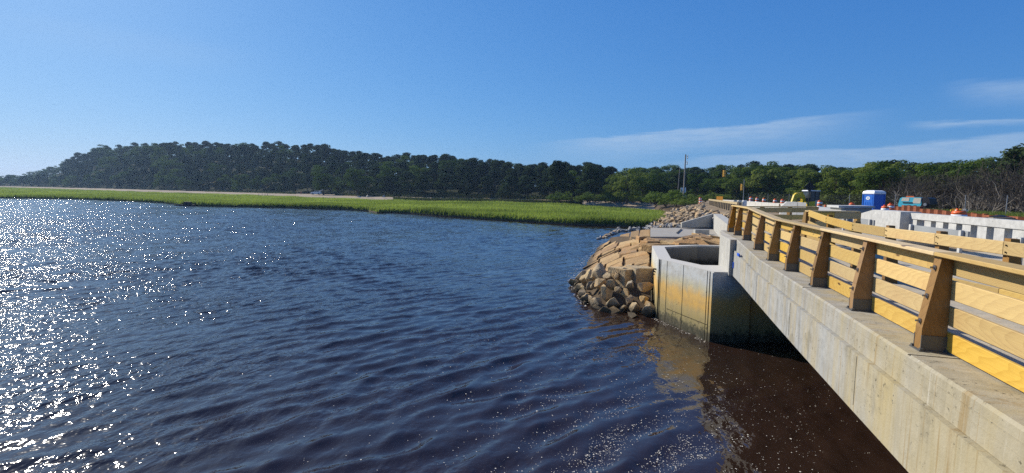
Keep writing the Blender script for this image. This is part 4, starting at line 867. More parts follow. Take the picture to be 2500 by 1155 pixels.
# ------------------------------------------------------------------ teal compressor trailer
cp = PY(2240, 506, 50); T2 = Vector((cp.x, cp.y, 3.78)); cr = Matrix.Rotation(R(-62), 3, 'Z')
comp = thing('air_compressor', 'teal and cream air compressor trailer with black end behind the rusty sheet piles', 'compressor', (T2.x, T2.y, 3.0))
def cprism(poly, y0, w, mat, name, parent=comp): mb = MB(); mb.prism([T2 + cr @ Vector((x_, y0, z_)) for x_, z_ in poly], cr @ Vector((0, w, 0))); return part(name, mb, mat, parent)
body = cprism([(-1.3, 0), (0.5, 0), (0.62, 0.35), (0.55, 0.92), (0.4, 1.0), (-1.05, 1.0), (-1.22, 0.9), (-1.36, 0.3)], -0.75, 1.5, 'teal_paint', 'housing')
cprism([(0.505, -0.02), (1.15, -0.02), (1.3, 0.35), (1.2, 0.9), (1.0, 1.02), (0.58, 0.98), (0.63, 0.35)], -0.72, 1.44, 'dark_metal', 'engine_end')
cprism([(-0.15, 0.42), (0.53, 0.42), (0.56, 0.95), (-0.02, 0.95)], -0.765, 0.014, 'cream_paint', 'side_panel', body)
cprism([(-1.1, 0.62), (-0.45, 0.62), (-0.42, 0.95), (-1.02, 0.95)], -0.765, 0.014, 'cream_paint', 'side_panel', body)
cprism([(-0.95, 0.40), (-0.1, 0.40), (-0.1, 0.52), (-0.95, 0.52)], -0.775, 0.02, 'dark_metal', 'vent', body)
cprism([(-0.95, 1.0), (-0.2, 1.0), (-0.28, 1.13), (-0.9, 1.13)], -0.3, 0.6, 'orange_plastic', 'top_hatch')
for x_ in (0.95,):
    c = T2 + cr @ Vector((x_, -0.73, 0.32)); mb = MB(); mb.tube([c, c + cr @ Vector((0, -0.08, 0))], [0.23, 0.23], 18); part('hose_reel', mb, 'black_rubber', comp); mb = MB(); mb.tube([c + cr @ Vector((0, -0.081, 0)), c + cr @ Vector((0, -0.12, 0))], [0.15, 0.13], 14); part('reel_hub', mb, 'steel_grey', comp)
for s_ in (-1, 1):
    c = T2 + cr @ Vector((-0.3, 0.72 * s_, -0.08)); mb = MB(); mb.tube([c - cr @ Vector((0, 0.1, 0)), c + cr @ Vector((0, 0.1, 0))], [0.3, 0.3], 16); part('wheel', mb, 'black_rubber', comp)
mb = MB(); mb.tube([T2 + cr @ Vector((-1.3, 0, 0.05)), T2 + cr @ Vector((-2.6, 0, 0.0))], [0.05, 0.05], 6); part('tow_bar', mb, 'dark_metal', comp)
# white tank beside it
q = PY(2193, 504, 48); t_ = thing('white_tank', 'small white cylinder lying left of the teal compressor', 'tank', (q.x, q.y, 3.4)); mb = MB(); mb.tube([(q.x - 0.35, q.y, 3.75), (q.x + 0.35, q.y + 0.1, 3.75)], [0.14, 0.14], 12); part('cylinder', mb, 'white_paint', t_, True); mb = MB(); mb.box((q.x, q.y + 0.05, 3.3), (1.5, 0.5, 0.62)); part('trestle', mb, 'dark_metal', t_)
# rusty sheet piles
sp = thing('sheet_pile_wall', 'rusty brown steel sheet pile wall behind the pale parapet', 'sheet piles', (29, 35, 3))
s0, s1 = PY(2176, 505, 44.0), PY(2470, 533, 24.5); s0.z = s1.z = 2.9; L = (s1 - s0).length; d = (s1 - s0).normalized(); nr = Vector((-d.y, d.x, 0)); x = 0.0; i = 0
while x < L + 4:
    w = 0.62; a = s0 + d * x; f_ = x / L; top_ = lerp(PY(2176, 506, 44).z, PY(2470, 535, 24.5).z, min(1, f_)) + 0.12 + (0.15 if 3 < x < 7 else 0) + random.uniform(-0.03, 0.03); off = 0.2 if i % 2 else 0.0; o2 = 0.2 - off
    mb = MB(); pts = [a + nr * off, a + d * w + nr * off, a + d * (w + 0.14) + nr * o2]; th_ = nr * 0.03
    for p0_, p1_ in zip(pts[:-1], pts[1:]): mb.prism([Vector((p0_.x, p0_.y, 2.9)), Vector((p1_.x, p1_.y, 2.9)), Vector((p1_.x, p1_.y, top_)), Vector((p0_.x, p0_.y, top_))], th_)
    part('pile', mb, 'rust', sp); x += w + 0.142; i += 1
# black tarpaulin heap at the right edge
q = PY(2478, 536, 23); t_ = thing('tarpaulin', 'black crumpled tarpaulin over timber at the right edge behind the parapet', 'tarpaulin', (q.x, q.y, 3)); mb = MB(); V = []; n_ = 10
for j in range(n_):
    for i in range(n_): V.append((q.x - 1.3 + 3.2 * i / 9, q.y - 0.6 + 1.6 * j / 9, 3.2 + 0.78 * math.sin(math.pi * min(1, (i + 1.5) / 7)) ** 0.5 * math.sin(math.pi * (j + 1) / 11) + random.uniform(-0.05, 0.05)))
mb.add(V, [(j * n_ + i, j * n_ + i + 1, (j + 1) * n_ + i + 1, (j + 1) * n_ + i) for j in range(n_ - 1) for i in range(n_ - 1)]); part('sheet', mb, 'tarp_black', t_)
mb = MB(); mb.box((q.x - 0.9, q.y - 0.3, 3.85), (1.0, 0.25, 0.09)); part('timber', mb, 'old_wood', t_)

# ------------------------------------------------------------------ chain-link fence
fence = thing('chain_link_fence', 'chain link fence on grey posts between the road works and the trees', 'fence', (40, 60, 3))
FP = [PY(1826, 500, 100), PY(1874, 500, 92), PY(1925, 500, 84), PY(1990, 503, 76), PY(2073, 506, 66), PY(2183, 512, 57), PY(2355, 522, 50), PY(2455, 527, 46), PY(2590, 535, 42)]
posts = []
for a, b in zip(FP[:-1], FP[1:]):
    k = max(1, round((b - a).length / 6.5)) if a.x < 45 else 1
    for i in range(k): posts.append(a.lerp(b, i / k))
posts.append(FP[-1]); zf = 3.0; FH = 2.0
for p in posts:
    mb = MB(); mb.tube([(p.x, p.y, zf), (p.x + random.gauss(0, 0.05), p.y, zf + FH + 0.1)], [0.035, 0.035], 8); part('post', mb, 'steel_grey', fence)
V = []; FF = []
for a, b in zip(posts[:-1], posts[1:]):
    d = Vector((b.x - a.x, b.y - a.y, 0)); L = d.length; d.normalize(); k = -FH
    while k < L:
        for sg in (1, -1):
            x0, x1 = k, k + FH; z0_, z1_ = (0, FH) if sg > 0 else (FH, 0)
            if x0 < 0: z0_ += (0 - x0) * sg; x0 = 0
            if x1 > L: z1_ -= (x1 - L) * sg; x1 = L
            p0_, p1_ = a + d * x0, a + d * x1; base = len(V); w = 0.006
            V += [(p0_.x, p0_.y, zf + z0_ - w), (p0_.x, p0_.y, zf + z0_ + w), (p1_.x, p1_.y, zf + z1_ + w), (p1_.x, p1_.y, zf + z1_ - w)]; FF.append((base, base + 1, base + 2, base + 3))
        k += 0.16
mb = MB(); mb.v = V; mb.f = FF; part('wire_mesh', mb, 'dark_metal', fence, stuff=True)

# ------------------------------------------------------------------ excavator
ex = PY(1974, 504, 60); T3 = Vector((ex.x, ex.y, 3.0)); er = Matrix.Rotation(R(12), 3, 'Z')
exc = thing('mini_excavator', 'small yellow excavator with dark glazed cab and folded arm behind the barrier', 'excavator', T3)
def ep(poly, y0, w, mat, name, parent=exc): mb = MB(); mb.prism([T3 + er @ Vector((x_, y0, z_)) for x_, z_ in poly], er @ Vector((0, w, 0))); return part(name, mb, mat, parent)
for s_ in (-0.75, 0.45):
    ep([(-1.0, 0.05), (0.9, 0.05), (1.1, 0.3), (0.9, 0.55), (-1.0, 0.55), (-1.2, 0.3)], s_, 0.32, 'black_rubber', 'track')
ep([(-0.9, 0.58), (0.95, 0.58), (1.05, 1.0), (0.9, 1.25), (-0.9, 1.05)], -0.75, 1.5, 'yellow_paint', 'house'); ep([(0.2, 0.6), (1.06, 0.6), (1.12, 1.2), (0.2, 1.27)], -0.78, 1.56, 'cream_paint', 'counterweight')
cab = ep([(-0.55, 1.06), (0.75, 1.28), (0.72, 2.32), (-0.48, 2.32)], -0.7, 1.15, 'glass_dark', 'cab_glass')
for x_, x2 in ((-0.56, -0.50), (0.70, 0.70), (0.12, 0.12)):
    for yy_ in (-0.72, 0.42): ep([(x_, 1.07), (x_ + 0.09, 1.07), (x2 + 0.09, 2.33), (x2, 2.33)], yy_, 0.05, 'dark_metal', 'cab_post', cab)
ep([(-0.62, 2.33), (0.85, 2.33), (0.8, 2.43), (-0.5, 2.45)], -0.78, 1.32, 'white_plastic', 'cab_roof')
ep([(-0.95, 0.75), (-0.55, 1.05), (-0.72, 1.75), (-1.05, 2.15), (-1.80, 2.10), (-2.12, 1.78), (-1.9, 1.45), (-1.25, 1.62), (-1.05, 1.4)], -0.16, 0.34, 'yellow_paint', 'boom')
ep([(-1.85, 2.1), (-2.15, 1.85), (-2.50, 0.75), (-2.18, 0.68), (-1.65, 1.6)], -0.11, 0.24, 'yellow_paint', 'arm')
ep([(-2.4, 0.8), (-2.1, 0.78), (-1.75, 0.45), (-1.85, 0.05), (-2.35, 0.1)], -0.3, 0.6, 'dark_metal', 'bucket')
ep([(-1.05, 1.2), (-0.98, 1.12), (-1.55, 1.78), (-1.62, 1.84)], -0.03, 0.07, 'steel_grey', 'hydraulic_ram')
q = PY(1938, 500, 56); mb = MB(); mb.hull([Vector((q.x + random.uniform(-1.1, 1.6), q.y + 1 + random.uniform(-0.8, 0.8), 3.0 + random.choice((0, 0, 0.5, 1.1)) * random.uniform(0.6, 1))) for k in range(30)]); o = part('soil_heap', mb, 'dark_earth'); tag(o, 'heap of dark soil under the excavator arm', 'soil heap')
# back of a diamond sign
q = PY(1977, 456, 55); sg = thing('diamond_sign', 'dark back of a diamond road sign on a post in front of the excavator cab', 'sign', (q.x, q.y, 3))
mb = MB(); r_ = 0.58; mb.prism([(q.x - r_, q.y, q.z), (q.x, q.y, q.z - r_), (q.x + r_, q.y, q.z), (q.x, q.y, q.z + r_)], (0, 0.02, 0)); part('plate', mb, 'dark_metal', sg)
mb = MB(); mb.tube([(q.x - 0.1, q.y - 0.05, 3), (q.x, q.y - 0.05, q.z + 0.4)], [0.05, 0.05], 8); part('post', mb, 'dark_metal', sg)
# orange road sign
q = PY(1757, 484.5, 84); sg = thing('orange_board', 'orange rectangular road works board behind the timber guardrail', 'sign', (q.x, q.y, 3.1)); mb = MB(); mb.box(q, (1.15, 0.04, 0.66), Matrix.Rotation(R(-55), 3, 'Z')); part('board', mb, 'orange_plastic' if False else 'yellow_paint', sg)
M['yellow_orange'] = simple('yellow_orange', (0.80, 0.33, 0.02), 0.5); sg.children[0].data.materials[0] = M['yellow_orange']
for s_ in (-0.35, 0.35): mb = MB(); mb.box((q.x + s_, q.y + 0.03, 3.45), (0.05, 0.05, 0.9)); part('leg', mb, 'old_wood', sg)

# ------------------------------------------------------------------ traffic signals
q = PY(1817, 478, 80); T4 = Vector((q.x, q.y, 3.1)); sig = thing('traffic_signal', 'temporary traffic signal mast with one lamp on the mast and one hung from its arm', 'traffic light', T4)
tp = PY(1817, 437, 80); mb = MB(); mb.tube([T4 + Vector((-0.1, 0, 0)), tp], [0.07, 0.05], 8); part('mast', mb, 'steel_grey', sig)
e1 = PY(1790, 421, 78); e2 = PY(1768, 415, 77); mb = MB(); mb.tube([tp, e1, e2], [0.035, 0.03, 0.025], 6); part('arm', mb, 'dark_metal', sig)
def head(c, w=0.36, h=1.0):
    mb = MB(); mb.box(c, (w, 0.3, h)); hd = part('signal_head', mb, 'signal_amber', sig); mb = MB(); mb.box(c + Vector((-0.05, 0.17, 0)), (w + 0.16, 0.02, h + 0.14)); part('backplate', mb, 'dark_metal', hd)
    for k in (-1, 0, 1): mb = MB(); cc = c + Vector((0, -0.15, k * 0.31)); mb.tube([cc, cc + Vector((0, -0.12, 0))], [0.13, 0.13], 12); part('lens', mb, 'signal_amber', hd)
head(PY(1768, 423.5, 77)); head(PY(1811.5, 457, 79.5))
mb = MB(); mb.box(T4 + Vector((0, 0, 0.35)), (1.9, 1.2, 0.5)); part('trailer', mb, 'dark_metal', sig)
for s_ in (-0.9, 0.9): mb = MB(); c = T4 + Vector((s_, -0.6, 0.15)); mb.tube([c, c + Vector((0, 1.2, 0))], [0.25, 0.25], 12); part('wheel', mb, 'black_rubber', sig)
# pale drums below the mast
for px, lab in ((1806, 'pale cream drum left of the signal mast foot'), (1818, 'pale grey drum at the signal mast foot'), (1794, 'cream sloping concrete block left of the pale drums')):
    q = PY(px, 489, 66); t_ = thing('pale_drum', lab, 'drum', (q.x, q.y, 3.1)); mb = MB(); mb.lathe((q.x, q.y, 3.1), [(0.27, 0), (0.29, 0.3), (0.29, 0.75), (0.25, 0.98)], 14); part('drum', mb, 'cream_paint' if px != 1818 else 'white_stripe', t_)

# ------------------------------------------------------------------ utility poles, blue and white sign boards
def pole(label, px, ytop, Y, lean, r0_, arms=True):
    tp = PY(px, ytop, Y); t = thing('utility_pole', label, 'pole', (tp.x - lean, tp.y, 2.0)); mb = MB(); mb.tube([(tp.x - lean, tp.y, 2.0), (tp.x, tp.y, tp.z)], [r0_, r0_ * 0.7], 10); part('shaft', mb, 'pole_wood', t)
    if arms:
        for dz_, w in ((0.35, 0.42), (1.5, 0.36)):
            mb = MB(); mb.tube([(tp.x, tp.y, tp.z - dz_), (tp.x + w, tp.y, tp.z - dz_ + 0.05)], [0.03, 0.03], 6); br = part('bracket', mb, 'steel_grey', t); mb = MB(); mb.lathe((tp.x + w, tp.y, tp.z - dz_ - 0.5), [(0.07, 0), (0.10, 0.2), (0.05, 0.35), (0.10, 0.5), (0.03, 0.75)], 8); part('insulator', mb, 'steel_grey', t)
pole('tall pale utility pole with brackets rising above the green bushes', 1674, 377, 100, 0.05, 0.17)
pole('thin slanted bare pole left of the tall utility pole', 1660, 408, 115, 0.35, 0.09, False)
q = PY(1668, 464, 104); t_ = thing('sign_board', 'pale blue white sign boards behind the tall utility pole', 'sign', (q.x, q.y, 2.2)); mb = MB(); mb.box(q, (1.1, 0.05, 1.0)); part('board', mb, 'white_paint', t_, label='upper pale board'); mb = MB(); mb.box((q.x + 0.5, q.y - 0.05, q.z - 1.3), (0.55, 0.05, 0.4)); part('board', mb, 'white_paint', t_)
mb = MB(); mb.tube([(q.x, q.y + 0.06, 2), (q.x, q.y + 0.06, q.z + 0.5)], [0.05, 0.05], 6); part('post', mb, 'steel_grey', t_)

# ------------------------------------------------------------------ beach: car, person, posts, dark hull
cpos = PY(772, 475, 222); car = thing('parked_car', 'white hatchback with raised tailgate parked on the sandy strip', 'car', cpos)
def cpz(poly, y0, w, mat, name, parent=car): mb = MB(); mb.prism([cpos + Vector((x_, y0, z_)) for x_, z_ in poly], (0, w, 0)); return part(name, mb, mat, parent)
bd = cpz([(-2.15, 0.35), (2.1, 0.35), (2.15, 0.9), (2.0, 1.05), (1.9, 1.5), (1.6, 1.62), (0.0, 1.62), (-0.9, 1.12), (-2.0, 0.95), (-2.2, 0.7)], -0.85, 1.7, 'white_paint', 'body')
cpz([(-0.7, 1.1), (0.6, 1.1), (0.6, 1.5), (0.0, 1.5)], -0.862, 0.014, 'glass_dark', 'window', bd); cpz([(0.68, 1.1), (1.7, 1.1), (1.6, 1.5), (0.68, 1.5)], -0.862, 0.014, 'glass_dark', 'window', bd)
for x_ in (-1.35, 1.3):
    for y_ in (-0.80, 0.62):
        mb = MB(); c = cpos + Vector((x_, y_, 0.33)); mb.tube([c - Vector((0, 0.1, 0)), c + Vector((0, 0.12, 0))], [0.34, 0.34], 16); wh = part('wheel', mb, 'black_rubber', car)
        if y_ < 0: mb = MB(); mb.tube([c - Vector((0, 0.115, 0)), c - Vector((0, 0.101, 0))], [0.2, 0.2], 12); part('rim', mb, 'steel_grey', wh)
cpz([(1.75, 1.62), (1.85, 1.55), (3.0, 1.95), (3.15, 2.1), (2.9, 2.12)], -0.75, 1.5, 'white_paint', 'tailgate')
for y_ in (-0.6, 0.5): cpz([(-2.2, 0.75), (-2.14, 0.75), (-2.05, 0.92), (-2.12, 0.9)], y_, 0.25, 'glass_dark', 'headlight', bd)

pp = PY(735, 475.5, 232); per = thing('person', 'person in red swimwear standing on the sand left of the white car', 'person', pp)
def skin_body(joints, edges, radii, mat, name, parent):
    me = bpy.data.meshes.new(name); me.from_pydata([tuple(Vector(j)) for j in joints], edges, []); o = bpy.data.objects.new(name, me); col.objects.link(o); o.parent = parent
    sm = o.modifiers.new('skin', 'SKIN'); 
    for v, r_ in zip(me.skin_vertices[0].data, radii): v.radius = (r_, r_)
    me.skin_vertices[0].data[0].use_root = True; ss = o.modifiers.new('subd', 'SUBSURF'); ss.levels = ss.render_levels = 1; me.materials.append(M[mat]); return o
J = [(0, 0, 0.95), (0, 0, 1.15), (0, 0, 1.40), (0, 0, 1.52), (0, -0.02, 1.66), (0.10, 0, 0.86), (0.12, 0.02, 0.48), (0.12, 0, 0.06), (0.13, -0.14, 0.03), (-0.10, 0, 0.86), (-0.13, 0.0, 0.48), (-0.15, 0, 0.06), (-0.15, -0.14, 0.03), (0.19, 0, 1.40), (0.26, 0.02, 1.12), (0.27, -0.05, 0.86), (0.27, -0.07, 0.76), (-0.19, 0, 1.40), (-0.27, 0.02, 1.12), (-0.26, -0.08, 0.88), (-0.26, -0.11, 0.78)]
Eg = [(0, 1), (1, 2), (2, 3), (3, 4), (0, 5), (5, 6), (6, 7), (7, 8), (0, 9), (9, 10), (10, 11), (11, 12), (2, 13), (13, 14), (14, 15), (15, 16), (2, 17), (17, 18), (18, 19), (19, 20)]
skin_body(J, Eg, [0.14, 0.13, 0.15, 0.055, 0.10, 0.09, 0.06, 0.04, 0.035, 0.09, 0.06, 0.04, 0.035, 0.055, 0.042, 0.035, 0.03, 0.055, 0.042, 0.035, 0.03], 'skin', 'body', per)
mb = MB(); mb.lathe(pp + Vector((0, 0, 0.74)), [(0.2, 0), (0.19, 0.1), (0.165, 0.28)], 12); part('swim_shorts', mb, 'swimwear', per); mb = MB(); mb.lathe(pp + Vector((0, 0.01, 1.68)), [(0.09, 0), (0.112, 0.05), (0.09, 0.11), (0.03, 0.13)], 10); part('hair', mb, 'hair_dark', per)
for k, px in enumerate((632, 640, 647, 653)):
    q = PY(px, 477, 215); t_ = thing('beach_post', 'short dark wooden post in a row at the marsh edge left of the bather', 'post', (q.x, q.y, q.z - 0.3), 'row of short posts on the sandy strip'); mb = MB(); mb.tube([(q.x, q.y, q.z - 0.3), (q.x + 0.03, q.y, q.z + 0.75 + 0.1 * (k % 2))], [0.11, 0.09], 7); part('shaft', mb, 'old_wood', t_)
for px, w, lab in ((878, 1.6, 'pale flat stone at the right end of the sandy strip'), (897, 0.9, 'small pale stone in the low scrub beside the beach'), (905, 1.5, 'wide pale stone right of the small one in the scrub'), (938, 1.6, 'pale stone farthest right along the scrub line')):
    q = PY(px, 482, 188); mb = MB(); rr_ = np.random.default_rng(px); mb.hull([q + Vector((rr_.normal() * w * 0.35, rr_.normal() * 0.4, abs(rr_.normal()) * 0.4)) for k in range(14)]); o = part('beach_stone', mb, 'cobble_stone'); tag(o, lab, 'stone')
q = PZ(452, 503, 0); hull = thing('dark_hull', 'low black hull with a small box cabin at the marsh edge', 'boat', (q.x, q.y, 0)); mb = MB()
mb.prism([q + Vector((x_, 0, z_)) for x_, z_ in ((-2.4, -0.2), (2.1, -0.2), (2.2, 0.35), (1.0, 0.4), (-1.2, 0.35), (-2.7, 0.12))], (0.1, 1.4, 0)); part('hull', mb, 'black_hull', hull); mb = MB(); mb.box(q + Vector((0.2, 0.7, 0.62)), (1.7, 1.1, 0.75), None, 0.85); part('cabin', mb, 'black_hull', hull)

# ------------------------------------------------------------------ trees
def tube_np(mb, pts, rad, n=5): mb.tube(pts, rad, n, cap=False)
def leaves(centers, normals, size, rg, spread=0.6):
    """one bent quad per leaf clump, facing roughly outwards"""
    N = len(centers); nn = normals + rg.normal(0, spread, (N, 3)); nn /= np.linalg.norm(nn, axis=1)[:, None] + 1e-9
    a = np.cross(nn, rg.normal(size=(N, 3))); a /= np.linalg.norm(a, axis=1)[:, None] + 1e-9; b = np.cross(nn, a); s = size * rg.uniform(0.6, 1.3, (N, 1))
    V = np.stack([centers - a * s, centers - b * s * 0.6, centers + a * s, centers + b * s * 0.6], 1).reshape(-1, 3); return V
def crown_mesh(kind, seed):
    """crown and trunk of a tree about 10 m high"""
    rg = np.random.default_rng(seed); H = 10.0; mbt = MB(); C = []; Nn = []
    if kind == 'oak':
        rx = 3.6; lobes = []
        for k in range(20):
            a = rg.uniform(0, 6.28); h_ = rg.uniform(0.16, 0.93); rr = rx * math.sqrt(max(0.05, 1 - ((h_ - 0.52) / 0.5) ** 2)) * rg.uniform(0.45, 0.88); lobes.append((np.array([math.cos(a) * rr, math.sin(a) * rr, h_ * H]), rg.uniform(1.0, 1.75)))
        lobes.append((np.array([0, 0, 0.6 * H]), 2.2)); per = 200; size = 0.21
        mbt.tube([(0, 0, -0.5), (0.1, 0, 2.2), (0, 0.1, 5.5), (0, 0, 7.5)], [0.28, 0.22, 0.14, 0.06], 7)
        for c, r_ in lobes[:12]: mbt.tube([(0, 0, c[2] * 0.5), tuple(c * [0.5, 0.5, 0.78]), tuple(c)], [0.11, 0.07, 0.03], 5, False)
        flat = 0.72
    elif kind == 'pine':
        lobes = []; z = 0.30
        for k in range(22):
            z = rg.uniform(0.16, 0.94); a = rg.uniform(0, 6.28); rr = (1 - (max(0, z - 0.25) / 0.85) ** 1.6) * 2.9 * rg.uniform(0.4, 1.0); lobes.append((np.array([math.cos(a) * rr, math.sin(a) * rr, z * H]), rg.uniform(0.8, 1.35)))
        lobes += [(np.array([0.1, 0, 0.93 * H]), 1.05), (np.array([-0.5, 0.3, 0.86 * H]), 1.4), (np.array([0.6, -0.3, 0.82 * H]), 1.4), (np.array([0.2, -0.2, 0.68 * H]), 1.5)]; per = 190; size = 0.22; flat = 0.62
        mbt.tube([(0, 0, -0.5), (0.05, 0, 4), (0, 0.05, 9.4)], [0.2, 0.15, 0.04], 6)
        for c, r_ in lobes[:14]: mbt.tube([(0, 0, c[2] - 0.5), tuple(c)], [0.06, 0.025], 4, False)
    else:                                                    # shrub, about 3 m
        lobes = []; H = 3.0
        for k in range(12): a = rg.uniform(0, 6.28); rr = 1.7 * math.sqrt(rg.random()); lobes.append((np.array([math.cos(a) * rr, math.sin(a) * rr, rg.uniform(0.5, 2.3) * (1 - 0.12 * rr)]), rg.uniform(0.5, 0.85)))
        per = 130; size = 0.13; flat = 0.8
        for c, r_ in lobes: mbt.tube([(0, 0, -0.2), tuple(c * [0.5, 0.5, 0.6]), tuple(c)], [0.05, 0.03, 0.015], 4, False)
    for c, r_ in lobes:
        k = int(per * r_); v = rg.normal(size=(k, 3)); v /= np.linalg.norm(v, axis=1)[:, None]; keep = v[:, 2] > -0.75; v = v[keep]
        bump = 1 + 0.22 * np.sin(v[:, 0] * 5 + c[0] * 3) * np.sin(v[:, 1] * 5 + c[1]) ; rad = r_ * rg.uniform(0.72, 1.04, (len(v), 1)) * bump[:, None]
        C.append(c + v * rad * [1, 1, flat]); n_ = v.copy(); n_[:, 2] = n_[:, 2] * 1.2 + 0.35; Nn.append(n_)
    C = np.concatenate(C); Nn = np.concatenate(Nn); V = leaves(C, Nn, size, rg, 0.38); return V, mbt
MATS = {'oak': 'oak_leaves', 'pine': 'pine_needles', 'shrub': 'shrub_leaves', 'bright': 'bright_leaves'}
protos = {}
for kind, nv in (('oak', 4), ('pine', 5), ('shrub', 4)):
    protos[kind] = []
    for k in range(nv):
        V, mbt = crown_mesh(kind, 300 + 17 * k + len(kind)); F4 = np.arange(len(V)).reshape(-1, 4)
        protos[kind].append((bigmesh('crown', V, F4, MATS[kind]), mbt.mesh('trunk', 'bark'), V))
protos['dusky'] = [(bigmesh('crown', pr[2], np.arange(len(pr[2])).reshape(-1, 4), 'dusky_leaves'), pr[1], None) for pr in protos['oak']]
protos['bright'] = [(bigmesh('crown', pr[2], np.arange(len(pr[2])).reshape(-1, 4), 'bright_leaves'), pr[1], None) for pr in protos['oak']]
def tree(kind, name, label, cat, group, p, s, sx=1.0, sub=('crown', 'trunk')):
    cm, tm, _ = random.choice(protos[kind]); r_ = thing(name, label, cat, p, group); rz = random.uniform(0, 6.28)
    for nm, me in zip(sub, (cm, tm)):
        o = bpy.data.objects.new(nm, me); col.objects.link(o); o.parent = r_; o.scale = (s * sx, s * sx, s); o.rotation_euler = (0, 0, rz)
    return r_
LAB = {'pine': ('pine_tree', 'dark green pine on the wooded hill beyond the marsh', 'pines on the wooded hill'), 'oak': ('leafy_tree', 'mid green broadleaf tree among the darker pines beyond the marsh', 'broadleaf trees in the wood'), 'bright': ('leafy_tree', 'bright yellow green broadleaf tree behind the chain link fence', 'bright broadleaf trees behind the fence')}
nt = 0
SECT = [(60, 'at the low far left end of the hill'), (170, 'where the hill starts to rise on the left'), (280, 'on the left shoulder of the hill'), (420, 'above the black hull, left part of the hill'), (560, 'right of the black hull below the hilltop'), (700, 'above the row of beach posts'), (830, 'above the white car'), (960, 'just right of the white car'), (1090, 'midway between car and beach end'), (1240, 'behind the left part of the low scrub'), (1380, 'behind the right part of the low scrub'), (1500, 'left of the big domed tree'), (1600, 'around the big domed tree'), (1700, 'behind the tall utility pole'), (1800, 'behind the hanging traffic signal'), (1900, 'between signal mast and excavator'), (2010, 'behind the excavator'), (2110, 'between excavator and blue toilet'), (2220, 'behind the blue toilet'), (2330, 'behind the teal compressor'), (2460, 'above the grey thicket'), (9999, 'beyond the right edge thicket')]
ROWN = ((0.87, 'crest'), (0.6, 'upper slope'), (0.33, 'middle slope'), (0.11, 'lower slope'), (-9, 'foot'))
KND = {'pine': 'dark green pine', 'oak': 'mid green broadleaf', 'bright': 'bright yellow green broadleaf'}
def put_tree(px, t, kind, hs=1.0):
    global nt
    p = ground(px, t); mx = (topz(px) if False else 0)
    nm, lb, gp = LAB[kind]; sec_ = next(n_ for a_, n_ in SECT if px < a_); rw_ = next(n_ for a_, n_ in ROWN if t > a_); lb = KND[kind] + (' on the %s ' % rw_ if rw_ != 'foot' else ' at the wood foot ') + sec_; gp = KND[kind] + ' trees ' + sec_; h_ = TH * hs * random.uniform(0.88, 1.10); Yq = p.y; h_ = max(3.5, min(h_, PY(px, interp(px, TP) + (1 - t) * (16 if px > 1480 else 6) + random.uniform(-2, 9), Yq).z - p.z)); tree(kind, nm, lb, 'tree', gp, p, h_ / 10.0, random.uniform(1.15, 1.55)); nt += 1
# crest row, then rows down the slope
def rows_of_trees(px0, px1, pick):
    for t, sp_m, hs in ((1.0, 5.2, 1.0), (0.74, 6.6, 1.0), (0.46, 7.0, 1.0), (0.20, 7.2, 0.95), (0.03, 7.5, 0.8)):
        px = px0 + random.uniform(0, 10)
        while px < px1:
            Y = interp(px, DF) + interp(px, DD) * t; k = pick(px, t)
            if k: put_tree(px, min(1.0, max(0, t + random.uniform(-0.07, 0.07))), k, hs * (1 if k != 'bright' else 0.95))
            px += sp_m * F / Y * random.uniform(0.75, 1.25)
def pick_left(px, t):
    if px < 160 and t > 0.3: return None if t < 0.9 else 'oak'
    r_ = random.random()
    if px < 500: return 'oak' if r_ < 0.35 else 'pine'
    if px < 1480: return 'oak' if r_ < 0.16 else 'pine'
    return ('bright' if t < 0.5 else 'oak') if r_ < 0.75 else 'pine'
def pick_right(px, t):
    r_ = random.random()
    if px < 1780: return 'pine' if r_ < 0.45 else 'oak'
    if px < 2230: return ('pine' if r_ < 0.4 else 'oak') if t > 0.7 else ('bright' if r_ < 0.72 else 'oak')
    if t < 0.3: return None
    return 'pine' if r_ < 0.5 else 'oak'
rows_of_trees(-60, 1600, pick_left); rows_of_trees(1600, 2620, pick_right)
print('trees', nt)
# single trees that stand out at the edge of the wood
def edge_tree(px, ybase, ytop, Y, kind, label):
    b_ = PY(px, ybase, Y); tp = PY(px, ytop, Y); s = (tp.z - b_.z) / 10.0; nm = 'pine_tree' if kind == 'pine' else 'leafy_tree'; tree(kind, nm, label, 'tree', None, b_, s, 1.15)
edge_tree(790, 474, 408, 232, 'oak', 'rounded lighter green tree on the wood edge above the white car')
edge_tree(872, 478, 408, 216, 'oak', 'pale green tree right of the white car at the wood edge')
edge_tree(1530, 492, 404, 138, 'bright', 'big domed bright green tree at the back of the beach')
edge_tree(1440, 492, 402, 148, 'pine', 'tall dark pine left of the big domed tree')
edge_tree(1360, 488, 392, 160, 'pine', 'broad dark pine standing forward above the low scrub')
edge_tree(2150, 505, 384, 82, 'oak', 'broad flat topped tree right above the blue toilet')
edge_tree(2485, 520, 350, 58, 'pine', 'tall dark pine at the right edge of the photo')
